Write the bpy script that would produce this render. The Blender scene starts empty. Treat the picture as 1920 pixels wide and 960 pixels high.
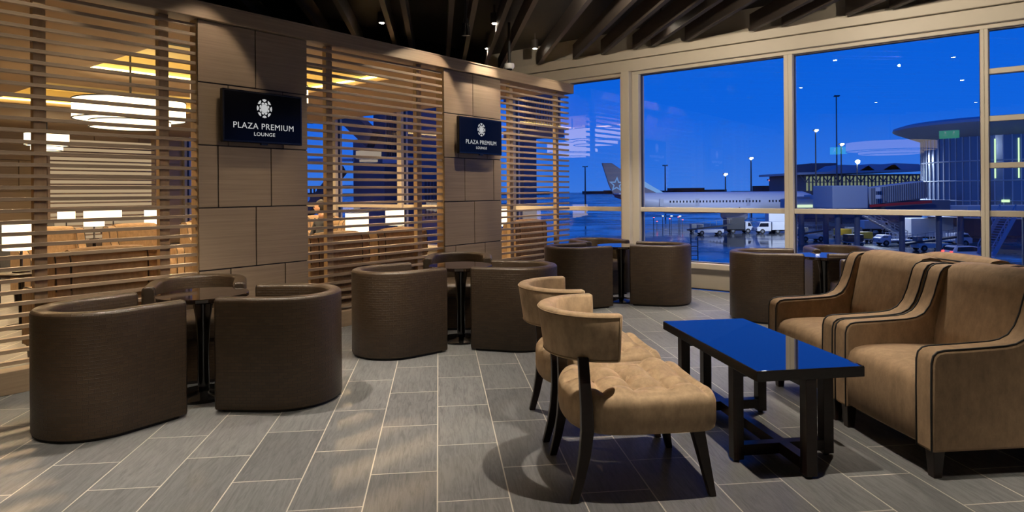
import bpy, bmesh, math, random
from mathutils import Vector, Matrix
from math import sin, cos, pi, radians, sqrt, atan2
random.seed(7)
col = bpy.context.scene.collection
scene = bpy.context.scene

# ------------------------------------------------------------------ camera
FOC = 1220.0; CX = 960.0; CY = 357.9; ROLL = 0.008; CAMZ = 1.3
cr, sr = cos(ROLL), sin(ROLL)
cd = bpy.data.cameras.new('camera'); cam = bpy.data.objects.new('camera', cd); col.objects.link(cam)
cd.sensor_width = 36; cd.lens = 36*FOC/1920
cd.shift_y = -(480-CY)/1920
cd.clip_start = .05; cd.clip_end = 3000
cam.matrix_world = Matrix(((cr, sr, 0, 0), (0, 0, -1, 0), (-sr, cr, 0, CAMZ), (0, 0, 0, 1)))
scene.camera = cam

def ray(px, py):            # slopes X/Y and z/Y of a view ray of the photograph
    a, b = px-CX, py-CY
    return (cr*a-sr*b)/FOC, -(sr*a+cr*b)/FOC
def at(px, py, Y):
    x, z = ray(px, py); return Vector((x*Y, Y, CAMZ+z*Y))
def ground(px, py, z=0.0):
    x, s = ray(px, py); Y = (z-CAMZ)/s; return Vector((x*Y, Y, z))
# room frame: a runs along the slatted partition, b runs away from it
RA = atan2(.783, .622); ca, sa = cos(RA), sin(RA)
def W(a, b, z=0.0): return Vector((a*ca-b*sa, a*sa+b*ca, z))
def AB(p): return (p[0]*ca+p[1]*sa, -p[0]*sa+p[1]*ca)
def hit_b(px, py, b):       # point of plane b=const seen at a pixel -> a, z
    x, s = ray(px, py)
    Y = b/(-x*sa+ca); p = (x*Y, Y); return AB(p)[0], CAMZ+s*Y
def hit_a(px, py, a):
    x, s = ray(px, py)
    Y = a/(x*ca+sa); p = (x*Y, Y); return AB(p)[1], CAMZ+s*Y

# ------------------------------------------------------------------ materials
def new_mat(name):
    m = bpy.data.materials.new(name); m.use_nodes = True
    nt = m.node_tree; b = nt.nodes['Principled BSDF']; return m, nt, b
def N(nt, t, **kw):
    n = nt.nodes.new(t)
    for k, v in kw.items(): setattr(n, k, v)
    return n
def plain(name, c, rough=.5, metal=0, emit=None, es=0, spec=.5, coat=0, ior=None, noise=0):
    m, nt, b = new_mat(name)
    b.inputs['Base Color'].default_value = (*c, 1); b.inputs['Roughness'].default_value = rough
    b.inputs['Metallic'].default_value = metal; b.inputs['Specular IOR Level'].default_value = spec
    b.inputs['Coat Weight'].default_value = coat
    if ior: b.inputs['IOR'].default_value = ior
    if emit: b.inputs['Emission Color'].default_value = (*emit, 1); b.inputs['Emission Strength'].default_value = es
    if noise:
        tc = N(nt, 'ShaderNodeTexCoord'); n = N(nt, 'ShaderNodeTexNoise'); n.inputs['Scale'].default_value = 6
        n.inputs['Detail'].default_value = 5
        mx = N(nt, 'ShaderNodeMix', data_type='RGBA', blend_type='MIX')
        mx.inputs['A'].default_value = (*[v*(1-noise) for v in c], 1); mx.inputs['B'].default_value = (*[min(1, v*(1+noise)) for v in c], 1)
        nt.links.new(tc.outputs['Object'], n.inputs['Vector']); nt.links.new(n.outputs['Fac'], mx.inputs['Factor'])
        nt.links.new(mx.outputs['Result'], b.inputs['Base Color'])
    return m
def wood(name, c1, c2, stretch=(1.2, 1.2, 60), rough=.5, bump=.05, scale=1.0):
    m, nt, b = new_mat(name)
    tc = N(nt, 'ShaderNodeTexCoord'); mp = N(nt, 'ShaderNodeMapping'); mp.inputs['Scale'].default_value = stretch
    n = N(nt, 'ShaderNodeTexNoise'); n.inputs['Scale'].default_value = scale; n.inputs['Detail'].default_value = 6; n.inputs['Roughness'].default_value = .65
    r = N(nt, 'ShaderNodeValToRGB'); r.color_ramp.elements[0].color = (*c1, 1); r.color_ramp.elements[1].color = (*c2, 1)
    r.color_ramp.elements[0].position = .32; r.color_ramp.elements[1].position = .68
    L = nt.links.new
    L(tc.outputs['Object'], mp.inputs['Vector']); L(mp.outputs['Vector'], n.inputs['Vector']); L(n.outputs['Fac'], r.inputs['Fac'])
    L(r.outputs['Color'], b.inputs['Base Color']); b.inputs['Roughness'].default_value = rough
    bp = N(nt, 'ShaderNodeBump'); bp.inputs['Strength'].default_value = bump; bp.inputs['Distance'].default_value = .01
    L(n.outputs['Fac'], bp.inputs['Height']); L(bp.outputs['Normal'], b.inputs['Normal'])
    return m
def velvet(name, c, lo=.72, hi=1.25):
    m, nt, b = new_mat(name); L = nt.links.new
    tc = N(nt, 'ShaderNodeTexCoord')
    mp = N(nt, 'ShaderNodeMapping'); mp.inputs['Scale'].default_value = (1, 1, .55)
    n = N(nt, 'ShaderNodeTexNoise'); n.inputs['Scale'].default_value = 22; n.inputs['Detail'].default_value = 8; n.inputs['Roughness'].default_value = .68
    n2 = N(nt, 'ShaderNodeTexNoise'); n2.inputs['Scale'].default_value = 400; n2.inputs['Detail'].default_value = 2
    r = N(nt, 'ShaderNodeValToRGB'); r.color_ramp.elements[0].position = .3; r.color_ramp.elements[1].position = .7
    r.color_ramp.elements[0].color = (*[v*lo for v in c], 1); r.color_ramp.elements[1].color = (*[min(1, v*hi) for v in c], 1)
    L(tc.outputs['Object'], mp.inputs['Vector']); L(mp.outputs['Vector'], n.inputs['Vector']); L(tc.outputs['Object'], n2.inputs['Vector'])
    L(n.outputs['Fac'], r.inputs['Fac']); L(r.outputs['Color'], b.inputs['Base Color'])
    b.inputs['Roughness'].default_value = .85; b.inputs['Sheen Weight'].default_value = .35; b.inputs['Sheen Roughness'].default_value = .4
    b.inputs['Sheen Tint'].default_value = (*[min(1, v*2) for v in c], 1)
    bp = N(nt, 'ShaderNodeBump'); bp.inputs['Strength'].default_value = .15; bp.inputs['Distance'].default_value = .003
    L(n2.outputs['Fac'], bp.inputs['Height']); L(bp.outputs['Normal'], b.inputs['Normal'])
    return m
def emis(name, c, s):
    m, nt, b = new_mat(name); nt.nodes.remove(b)
    e = N(nt, 'ShaderNodeEmission'); e.inputs['Color'].default_value = (*c, 1); e.inputs['Strength'].default_value = s
    nt.links.new(e.outputs[0], nt.nodes['Material Output'].inputs['Surface']); return m

def weave_mat():
    m, nt, b = new_mat('woven_leather'); L = nt.links.new
    uv = N(nt, 'ShaderNodeTexCoord')
    br = N(nt, 'ShaderNodeTexBrick'); br.inputs['Scale'].default_value = 1
    br.inputs['Brick Width'].default_value = .046; br.inputs['Row Height'].default_value = .0185
    br.inputs['Mortar Size'].default_value = .0018; br.inputs['Mortar Smooth'].default_value = .7
    br.inputs['Color1'].default_value = (.066, .042, .023, 1); br.inputs['Color2'].default_value = (.050, .031, .017, 1)
    br.inputs['Mortar'].default_value = (.028, .019, .012, 1)
    n = N(nt, 'ShaderNodeTexNoise'); n.inputs['Scale'].default_value = 260; n.inputs['Detail'].default_value = 3
    L(uv.outputs['UV'], br.inputs['Vector']); L(uv.outputs['UV'], n.inputs['Vector'])
    L(br.outputs['Color'], b.inputs['Base Color'])
    b.inputs['Roughness'].default_value = .34; b.inputs['Specular IOR Level'].default_value = .42
    mx = N(nt, 'ShaderNodeMath', operation='MULTIPLY_ADD'); mx.inputs[1].default_value = -.9
    L(br.outputs['Fac'], mx.inputs[0]); L(n.outputs['Fac'], mx.inputs[2])
    bp = N(nt, 'ShaderNodeBump'); bp.inputs['Strength'].default_value = .5; bp.inputs['Distance'].default_value = .003
    L(mx.outputs[0], bp.inputs['Height']); L(bp.outputs['Normal'], b.inputs['Normal'])
    return m
def tile_mat():
    m, nt, b = new_mat('grey_tile'); L = nt.links.new
    tc = N(nt, 'ShaderNodeTexCoord'); mp = N(nt, 'ShaderNodeMapping')
    mp.inputs['Location'].default_value = (.297, -.0145, 0)
    br = N(nt, 'ShaderNodeTexBrick'); br.inputs['Scale'].default_value = 1
    br.inputs['Brick Width'].default_value = .608; br.inputs['Row Height'].default_value = .3056
    br.inputs['Mortar Size'].default_value = .0030; br.inputs['Mortar Smooth'].default_value = .1
    br.inputs['Color1'].default_value = (.135, .137, .141, 1); br.inputs['Color2'].default_value = (.185, .187, .190, 1)
    br.inputs['Mortar'].default_value = (.55, .51, .44, 1)
    L(tc.outputs['Object'], mp.inputs['Vector']); L(mp.outputs['Vector'], br.inputs['Vector'])
    st = N(nt, 'ShaderNodeMapping'); st.inputs['Scale'].default_value = (3.2, 30, 1); st.inputs['Rotation'].default_value = (0, 0, .14)
    n = N(nt, 'ShaderNodeTexNoise'); n.inputs['Scale'].default_value = 1.6; n.inputs['Detail'].default_value = 9; n.inputs['Roughness'].default_value = .7
    n.inputs['Distortion'].default_value = 1.4
    sc = N(nt, 'ShaderNodeVectorMath', operation='ADD'); sep = N(nt, 'ShaderNodeVectorMath', operation='SCALE'); sep.inputs['Scale'].default_value = 30
    L(br.outputs['Color'], sep.inputs[0]); L(tc.outputs['Object'], sc.inputs[0]); L(sep.outputs[0], sc.inputs[1])
    L(sc.outputs[0], st.inputs['Vector']); L(st.outputs['Vector'], n.inputs['Vector'])
    r = N(nt, 'ShaderNodeValToRGB'); r.color_ramp.elements[0].position = .30; r.color_ramp.elements[1].position = .58
    r.color_ramp.elements[0].color = (.55, .55, .56, 1); r.color_ramp.elements[1].color = (1.05, 1.05, 1.05, 1)
    L(n.outputs['Fac'], r.inputs['Fac'])
    mx = N(nt, 'ShaderNodeMix', data_type='RGBA', blend_type='MULTIPLY'); mx.inputs['Factor'].default_value = 1
    L(br.outputs['Color'], mx.inputs['A']); L(r.outputs['Color'], mx.inputs['B'])
    mo = N(nt, 'ShaderNodeMix', data_type='RGBA'); mo.inputs['B'].default_value = (.55, .51, .44, 1)
    L(br.outputs['Fac'], mo.inputs['Factor']); L(mx.outputs['Result'], mo.inputs['A'])
    L(mo.outputs['Result'], b.inputs['Base Color'])
    b.inputs['Roughness'].default_value = .44
    bp = N(nt, 'ShaderNodeBump'); bp.inputs['Strength'].default_value = .12; bp.inputs['Distance'].default_value = .003
    L(n.outputs['Fac'], bp.inputs['Height']); L(bp.outputs['Normal'], b.inputs['Normal'])
    return m
def glass_mat():
    m, nt, b = new_mat('window_glass'); nt.nodes.remove(b); L = nt.links.new
    tr = N(nt, 'ShaderNodeBsdfTransparent'); tr.inputs['Color'].default_value = (.93, .95, .97, 1)
    gl = N(nt, 'ShaderNodeBsdfGlossy'); gl.inputs['Roughness'].default_value = 0; gl.inputs['Color'].default_value = (1, 1, 1, 1)
    fr = N(nt, 'ShaderNodeLayerWeight'); fr.inputs['Blend'].default_value = .5
    pw = N(nt, 'ShaderNodeMath', operation='POWER'); pw.inputs[1].default_value = 5
    mu = N(nt, 'ShaderNodeMath', operation='MULTIPLY_ADD'); mu.inputs[1].default_value = .9; mu.inputs[2].default_value = .085; mu.use_clamp = True
    mi = N(nt, 'ShaderNodeMixShader')
    L(fr.outputs['Facing'], pw.inputs[0]); L(pw.outputs[0], mu.inputs[0]); L(mu.outputs[0], mi.inputs[0]); L(tr.outputs[0], mi.inputs[1]); L(gl.outputs[0], mi.inputs[2])
    L(mi.outputs[0], nt.nodes['Material Output'].inputs['Surface']); return m

M = {}
M['tile'] = tile_mat(); M['weave'] = weave_mat(); M['glass'] = glass_mat()
M['velvet'] = velvet('tan_velvet', (.27, .178, .102))
M['velvet2'] = velvet('camel_velvet', (.46, .325, .195))
M['greyfab'] = velvet('charcoal_fabric', (.075, .08, .095))
M['piping'] = plain('dark_piping', (.012, .012, .013), .6)
M['tanpipe'] = plain('tan_piping', (.33, .23, .13), .8)
M['darkwood'] = wood('espresso_wood', (.010, .005, .004), (.020, .010, .007), (3, 3, 30), .35, .02)
M['lacquer'] = plain('black_lacquer_top', (.006, .006, .008), .03, 0, spec=.5, ior=2.6)
M['lacq_edge'] = plain('dark_table_edge', (.012, .009, .008), .25)
M['blackgloss'] = plain('black_gloss', (.006, .006, .006), .12, .0, spec=.7)
M['smoke'] = plain('smoked_table_glass', (.02, .012, .008), .04, 0, ior=2.0)
M['plinth'] = plain('black_plinth', (.006, .006, .006), .6)
M['oakpanel'] = wood('oak_panel', (.265, .19, .122), (.36, .265, .175), (1.2, 1.2, 55), .55, .03)
M['oakslat'] = wood('oak_slat', (.27, .195, .13), (.38, .28, .19), (2, 30, 30), .5, .03)
M['oakpost'] = wood('oak_post', (.40, .28, .15), (.50, .35, .2), (30, 30, 2), .55, .03)
M['backing'] = plain('dark_gap', (.01, .008, .006), .7)
M['frame'] = plain('cream_window_frame', (.47, .42, .35), .45, noise=.03)
M['framegrey'] = plain('window_gasket', (.03, .03, .035), .5)
M['sillwall'] = plain('cream_sill_wall', (.50, .45, .38), .55, noise=.03)
M['black'] = plain('ceiling_black', (.005, .0045, .0045), .8)
M['baffle'] = plain('brown_baffle', (.040, .031, .027), .6)
M['tvframe'] = plain('tv_bezel', (.006, .006, .007), .25)
M['tvscreen'] = plain('tv_screen', (.004, .004, .006), .14, spec=.15)
M['logo'] = emis('screen_logo', (.80, .80, .80), .6)
M['white'] = plain('white_plastic', (.7, .7, .7), .4)
M['darkdome'] = plain('dark_dome', (.01, .01, .012), .1)
M['bulb'] = emis('lamp_bulb', (1, .86, .68), 60)
M['trimring'] = plain('lamp_trim', (.25, .25, .25), .3, .8)
M['shade'] = emis('lit_shade', (1, .80, .52), 2.6)
M['drum'] = emis('lit_drum', (1, .80, .50), 3.4)
M['cove'] = emis('cove_strip', (1, .74, .27), 9)
M['backceil'] = plain('beige_ceiling', (.42, .29, .17), .8)
M['covewall'] = plain('cove_cream', (.82, .66, .32), .8)
M['backwall'] = plain('beige_wall', (.34, .26, .18), .8)
M['wire'] = plain('black_wire', (.02, .02, .02), .4)
M['skin'] = plain('skin', (.50, .28, .19), .55)
M['hair'] = plain('black_hair', (.012, .009, .008), .6)
M['shirt'] = plain('dark_shirt', (.03, .035, .05), .85)
M['trousers'] = plain('trousers', (.03, .03, .04), .85)
M['shoe'] = plain('black_shoe', (.01, .01, .01), .4)
M['sage'] = emis('exit_green', (.1, .9, .45), 2.0)
M['exitw'] = emis('exit_white', (.9, 1, .95), 2.5)

# ------------------------------------------------------------------ mesh helpers
class MB:
    def __init__(s): s.bm = bmesh.new(); s.uv = s.bm.loops.layers.uv.new('UVMap')
    def box(s, c, d, rz=0, rot=None, taper=None):
        r = bmesh.ops.create_cube(s.bm, size=1)['verts']
        for v in r:
            k = 1.0
            if taper and v.co.z < 0: k = taper
            v.co = Vector((v.co.x*d[0]*k, v.co.y*d[1]*k, v.co.z*d[2]))
        R = rot if rot else Matrix.Rotation(rz, 3, 'Z')
        for v in r: v.co = R@v.co+Vector(c)
        return r
    def span(s, p0, p1):
        c = [(p0[i]+p1[i])/2 for i in range(3)]; d = [abs(p1[i]-p0[i]) for i in range(3)]; return s.box(c, d)
    def bar(s, p, q, w, h, up=Vector((0, 0, 1))):
        p, q = Vector(p), Vector(q); d = (q-p); L = d.length; x = d/L
        y = up.cross(x)
        if y.length < 1e-4: y = Vector((0, 1, 0)).cross(x)
        y.normalize(); z = x.cross(y)
        R = Matrix((x, y, z)).transposed()
        return s.box((p+q)/2, (L, w, h), rot=R)
    def cyl(s, c, r, h, seg=24, r2=None, rot=None):
        v = bmesh.ops.create_cone(s.bm, cap_ends=True, segments=seg, radius1=r, radius2=r if r2 is None else r2, depth=h)['verts']
        R = rot if rot else Matrix.Identity(3)
        for q in v: q.co = R@q.co+Vector(c)
        return v
    def sphere(s, c, r, sc=(1, 1, 1), seg=20, rings=14):
        v = bmesh.ops.create_uvsphere(s.bm, u_segments=seg, v_segments=rings, radius=r)['verts']
        for q in v: q.co = Vector((q.co.x*sc[0], q.co.y*sc[1], q.co.z*sc[2]))+Vector(c)
        return v
    def tube(s, pts, r, seg=8, closed=False):
        pts = [Vector(p) for p in pts]; n = len(pts); rings = []
        up = Vector((0, 0, 1)); prev = None
        for i, p in enumerate(pts):
            if closed: t = pts[(i+1) % n]-pts[i-1]
            else: t = pts[min(i+1, n-1)]-pts[max(i-1, 0)]
            t.normalize()
            if prev is None:
                a = up if abs(t.z) < .9 else Vector((1, 0, 0)); u = t.cross(a).normalized()
            else: u = (prev-t*prev.dot(t)).normalized()
            prev = u; w = t.cross(u); rr = r[i] if isinstance(r, (list, tuple)) else r
            rings.append([s.bm.verts.new(p+u*cos(2*pi*k/seg)*rr+w*sin(2*pi*k/seg)*rr) for k in range(seg)])
        m = n if closed else n-1
        for i in range(m):
            A, B = rings[i], rings[(i+1) % n]
            for k in range(seg):
                try: s.bm.faces.new((A[k], A[(k+1) % seg], B[(k+1) % seg], B[k]))
                except Exception: pass
        if not closed: s.bm.faces.new(rings[0][::-1]); s.bm.faces.new(rings[-1])
    def lathe(s, prof, c=(0, 0, 0), seg=40, sx=1, sy=1):
        rings = []
        for (r, z) in prof:
            rings.append([s.bm.verts.new((c[0]+r*sx*cos(2*pi*k/seg), c[1]+r*sy*sin(2*pi*k/seg), c[2]+z)) for k in range(seg)])
        for i in range(len(prof)-1):
            for k in range(seg): s.bm.faces.new((rings[i][k], rings[i][(k+1) % seg], rings[i+1][(k+1) % seg], rings[i+1][k]))
        s.bm.faces.new(rings[0][::-1]); s.bm.faces.new(rings[-1])
    def prism(s, poly, z0, z1, T=None):      # polygon in xy extruded z0..z1; T maps each point
        T = T or (lambda v: v)
        a = [s.bm.verts.new(T(Vector((x, y, z0)))) for x, y in poly]; b = [s.bm.verts.new(T(Vector((x, y, z1)))) for x, y in poly]
        n = len(poly); s.bm.faces.new(a[::-1]); s.bm.faces.new(b)
        for i in range(n): s.bm.faces.new((a[i], a[(i+1) % n], b[(i+1) % n], b[i]))
    def sweep(s, secs, close_ends=True, uvs=None):   # list of equal-length closed sections
        R = [[s.bm.verts.new(p) for p in sec] for sec in secs]; n = len(secs[0])
        for i in range(len(R)-1):
            for k in range(n):
                f = s.bm.faces.new((R[i][k], R[i][(k+1) % n], R[i+1][(k+1) % n], R[i+1][k]))
                if uvs:
                    pr = uvs[1]; l = f.loops
                    k1 = k+1
                    for lp, (uu, vv) in zip(l, ((uvs[0][i], pr[k]), (uvs[0][i], pr[k1]), (uvs[0][i+1], pr[k1]), (uvs[0][i+1], pr[k]))): lp[s.uv].uv = (uu, vv)
        if close_ends: s.bm.faces.new(R[0][::-1]); s.bm.faces.new(R[-1])
    def quadgrid(s, pts):
        R = [[s.bm.verts.new(p) for p in row] for row in pts]
        for i in range(len(R)-1):
            for k in range(len(R[0])-1): s.bm.faces.new((R[i][k], R[i+1][k], R[i+1][k+1], R[i][k+1]))
    def build(s, name, mat, parent=None, bevel=0, smooth=False, seg=2, auto=None, loc=None, rz=0, sub=0):
        bmesh.ops.recalc_face_normals(s.bm, faces=s.bm.faces)
        me = bpy.data.meshes.new(name)
        if smooth or auto:
            for f in s.bm.faces: f.smooth = True
            if auto:
                for e in s.bm.edges:
                    if len(e.link_faces) == 2 and e.calc_face_angle(0) > radians(auto): e.smooth = False
        s.bm.to_mesh(me); s.bm.free(); me.materials.append(mat)
        o = bpy.data.objects.new(name, me); col.objects.link(o)
        if parent: o.parent = parent
        if loc is not None: o.location = loc
        o.rotation_euler[2] = rz
        if bevel:
            md = o.modifiers.new('bevel', 'BEVEL'); md.width = bevel; md.segments = seg; md.limit_method = 'ANGLE'; md.angle_limit = radians(40)
        if sub:
            md = o.modifiers.new('sub', 'SUBSURF'); md.levels = sub; md.render_levels = sub
        return o
def tag(o, label, cat, group=None, kind=None):
    if label: o['label'] = label
    if cat: o['category'] = cat
    if group: o['group'] = group
    if kind: o['kind'] = kind
    return o
def thing(name, label, cat, loc=(0, 0, 0), rz=0, group=None):
    o = bpy.data.objects.new(name, None); col.objects.link(o); o.empty_display_size = .1
    o.location = loc; o.rotation_euler = (0, 0, rz); return tag(o, label, cat, group)
def struct(o): o['kind'] = 'structure'; return o
def copy_tree(o, parent=None):
    c = o.copy(); col.objects.link(c); c.parent = parent
    for ch in list(o.children): copy_tree(ch, c)
    return c
def place(proto, used, loc, rz, label, group=None):
    o = copy_tree(proto) if used.get(proto.name) else proto
    used[proto.name] = True
    o.location = loc; o.rotation_euler = (0, 0, rz); tag(o, label, None, group); return o
used = {}

# ------------------------------------------------------------------ shell
# floor: local x runs along the long side of the tiles
TH = atan2(.9937, -.1124)
def floor_poly():
    m = MB(); pts = [W(-3.2, 18), W(8.10, 18), W(8.10, -7), W(-3.2, -7)]
    R = Matrix.Rotation(-TH, 3, 'Z')
    a = [m.bm.verts.new((R@p)+Vector((0, 0, -.0))) for p in pts]; b = [m.bm.verts.new((R@p)+Vector((0, 0, -.2))) for p in pts]
    m.bm.faces.new(a); m.bm.faces.new(b[::-1])
    for i in range(4): m.bm.faces.new((a[i], a[(i+1) % 4], b[(i+1) % 4], b[i]))
    return struct(m.build('floor', M['tile'], rz=TH))
floor_poly()

def room(m, name, mat, **k): return m.build(name, mat, rz=RA, **k)
m = MB(); m.span((-3.3, -7.1, 3.52), (8.4, 7.0, 3.6)); struct(room(m, 'ceiling', M['black']))
m = MB(); m.span((-3.3, 6.95, 2.86), (8.3, 7.05, 3.52)); struct(room(m, 'wall_bulkhead', M['black']))
m = MB(); m.span((-3.32, -7.1, 0), (-3.2, 18, 3.52)); struct(room(m, 'wall_back', M['backwall']))
m = MB(); m.span((-3.2, -7.2, 0), (8.4, -7.05, 3.52)); struct(room(m, 'wall_right', M['backwall']))
# baffles under the dark ceiling, running with the tiles
ds = [-3.95, -3.45, -3.2, -2.7, -2.42, -1.95, -1.37, -1.0, -.545, -.34, .15, .385, .725, .98, 1.52, 1.97, 2.30, 2.65, 2.84, 3.18, 3.76, 4.02, 4.5, 4.8, 5.25, 5.5, 6.0, 6.3]
vv = Vector((-.1124, .9937)); uu = Vector((.9937, .1124))
for i, d in enumerate(ds):
    t0, t1 = -3.0, 14.0
    # clip between walls a in (-3.1, 8.0), b in (-7, 6.9)
    for (n, lo, hi) in (((ca, sa), -3.1, 7.93), ((-sa, ca), -7, 6.9)):
        p = d*(uu.x*n[0]+uu.y*n[1]); q = vv.x*n[0]+vv.y*n[1]
        x0, x1 = sorted(((lo-p)/q, (hi-p)/q)); t0 = max(t0, x0); t1 = min(t1, x1)
    if t1-t0 < .5: continue
    A = uu*d+vv*t0; B = uu*d+vv*t1
    m = MB(); m.bar((A.x, A.y, 3.30), (B.x, B.y, 3.30), .055, .20); struct(m.build('trim_%d' % (i+3), M['baffle']))

# window wall (a = 8.18)
WA = 8.18
mul = [('A', 4.525), ('A2', 4.245), ('B', 2.30), ('C', .37)]
def wall_piece(a0, a1, b0, b1, z0, z1): pass
m = MB(); m.span((8.06, -7.1, 2.94), (8.42, 18, 3.10)); m.span((8.02, -7.1, 3.105), (8.42, 18, 3.24)); m.span((8.10, -7.1, 3.24), (8.42, 18, 3.6))
m.span((8.12, -7.1, 2.895), (8.30, 18, 2.94))
struct(room(m, 'trim_1', M['frame'], bevel=.008))
m = MB(); m.span((8.16, -7.1, 0.0), (8.34, 18, .275)); struct(room(m, 'wall_window', M['sillwall'], bevel=.004))
m = MB(); m.span((8.06, -7.1, .275), (8.34, 18, .345)); struct(room(m, 'trim_2', M['frame'], bevel=.008))
m = MB(); m.span((8.145, -7.1, 0), (8.16, 18, .012)); struct(room(m, 'baseboard_window', M['plinth']))
bays = [(11.12, 13.0), (9.15, 11.0), (6.53, 9.03), (4.485, 6.40), (2.285, 4.20), (.380, 2.185), (-1.52, .312), (-3.45, -1.61), (-5.4, -3.54), (13.1, 15.1), (15.2, 17.5)]
solid = []
bs = sorted(bays)
for i, (b0, b1) in enumerate(bs):
    t = bpy.data.objects.new('window_%d' % (i+1), None); col.objects.link(t); struct(t); t.rotation_euler[2] = RA
    nxt = bs[i+1][0] if i+1 < len(bs) else b1+.6
    prv = bs[i-1][1] if i > 0 else b0-1.6
    m = MB()
    # the mullion on each side, shared half and half with the neighbour
    m.span((8.10, b1, .345), (8.27, (b1+nxt)/2 if i+1 < len(bs) else nxt, 2.895))
    m.span((8.10, (b0+prv)/2 if i else prv, .345), (8.27, b0, 2.895))
    m.span((8.14, b0, 1.0), (8.24, b1, 1.062))
    if abs(b0-4.485) < .01: m.span((8.0, 4.293, .345), (8.0995, 4.417, 2.935))
    if b1 < .35 and b1 > -2:      # the bay at the right edge has more bars
        for zz in (1.518, 1.99, 2.468): m.span((8.14, b0, zz-.028), (8.24, b1, zz+.028))
    m.build('frame', M['frame'], t, bevel=.006)
    g = MB()
    for (y, w) in ((b0, .008), (b1, -.008)): g.span((8.165, y, .345), (8.215, y+w, 2.895))
    g.span((8.165, b0, 2.885), (8.215, b1, 2.895)); g.span((8.165, b0, .345), (8.215, b1, .353))
    g.build('gasket', M['framegrey'], t)
    p = MB(); v = [p.bm.verts.new(q) for q in ((8.19, b0, .345), (8.19, b1, .345), (8.19, b1, 2.895), (8.19, b0, 2.895))]; p.bm.faces.new(v)
    p.build('pane', M['glass'], t)

# ------------------------------------------------------------------ partition: pillars, header, slatted screens
PB = 5.20
def A_at(px, b=PB): return hit_b(px, 360, b)[0]
ZR = [.165, .675, 1.182, 1.69, 2.197, 2.70]
def pillar(x0, x1, joints, label, left=True):
    a0, a1 = A_at(x0), A_at(x1)
    t = thing('panelled_pillar', label, 'pillar', W(a0, PB), RA, 'oak panelled pillars between the screens')
    k = MB(); k.span((.006, .012, 0), (a1-a0-.006, .118, 2.70)); k.build('backing_board', M['backing'], t)
    e = MB(); e.span((-.002, .02, 0), (.012, .125, 2.70)); e.span((a1-a0-.012, .02, 0), (a1-a0+.002, .125, 2.70)); e.build('side_trim', M['oakpost'], t)
    k = MB(); k.span((0, 0, .0), (a1-a0, .02, .155)); k.build('panel', M['oakpanel'], t, bevel=.002)
    for r in range(5):
        xs = [0]+[A_at(j)-a0 for j in joints[4-r]]+[a1-a0]
        for i in range(len(xs)-1):
            l = xs[i]+(.005 if i else 0); h = xs[i+1]-(.005 if i < len(xs)-2 else 0)
            m = MB(); m.span((l, 0, ZR[r]+.005), (h, .02, ZR[r+1]-.005)); m.build('panel', M['oakpanel'], t, bevel=.0015)
    return a0, a1
p1 = pillar(373, 577, [[481], [429.5, 532], [409.5, 509], [480], [432, 534]], 'oak panelled pillar carrying the larger, nearer wall screen')
p2 = pillar(834, 940, [[888], [860, 914], [872, 926], [889.5], [854, 909]], 'oak panelled pillar carrying the smaller, farther wall screen')
a_end = A_at(1073)
m = MB(); m.span((-1.2, PB-.04, 2.70), (a_end, PB+.16, 2.822)); struct(room(m, 'trim_header', M['oakpanel'], bevel=.006)).name = 'trim_31'
m = MB(); m.span((-1.2, PB-.045, 2.818), (a_end, PB+.02, 2.832)); struct(room(m, 'trim_32', M['oakslat']))
m = MB(); m.span((-1.2, PB-.01, 0), (p1[0]-.003, PB+.12, .15)); m.span((p1[1]+.003, PB-.01, 0), (p2[0]-.003, PB+.12, .15)); m.span((p2[1]+.003, PB-.01, 0), (a_end-.02, PB+.12, .15))
struct(room(m, 'baseboard_partition', M['oakpanel'], bevel=.004))
def screen(a0, a1, posts, label):
    t = thing('slatted_screen', label, 'screen', W(a0, PB+.03), RA, 'horizontal oak slat screens')
    L = a1-a0; z = .195; first = None
    while z < 2.69:
        if first is None:
            s = MB(); s.span((0, 0, -.0125), (L, .042, .0125)); first = s.build('slat', M['oakslat'], t, bevel=.002); o = first
        else: o = first.copy(); col.objects.link(o); o.parent = t
        o.location = (0, 0, z); z += .0768
    for (q, w) in posts:
        s = MB(); s.span((q-a0-w/2, .0422, .15), (q-a0+w/2, .10, 2.70)); s.build('post', M['oakpost'], t, bevel=.002)
ps = lambda px, b=5.27: hit_b(px, 360, b)[0]
screen(-1.15, p1[0]-.0, [(ps(-260), .08), (ps(-110), .08), (ps(76), .075), (ps(309), .075)], 'wide slatted oak screen at the left, nearest the camera')
screen(p1[1], p2[0], [(ps(619), .07), (ps(787), .07)], 'slatted oak screen standing between the two wall screens')
screen(p2[1], a_end-.03, [(ps(960), .07), (ps(1046), .06)], 'short slatted oak screen next to the windows')

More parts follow.
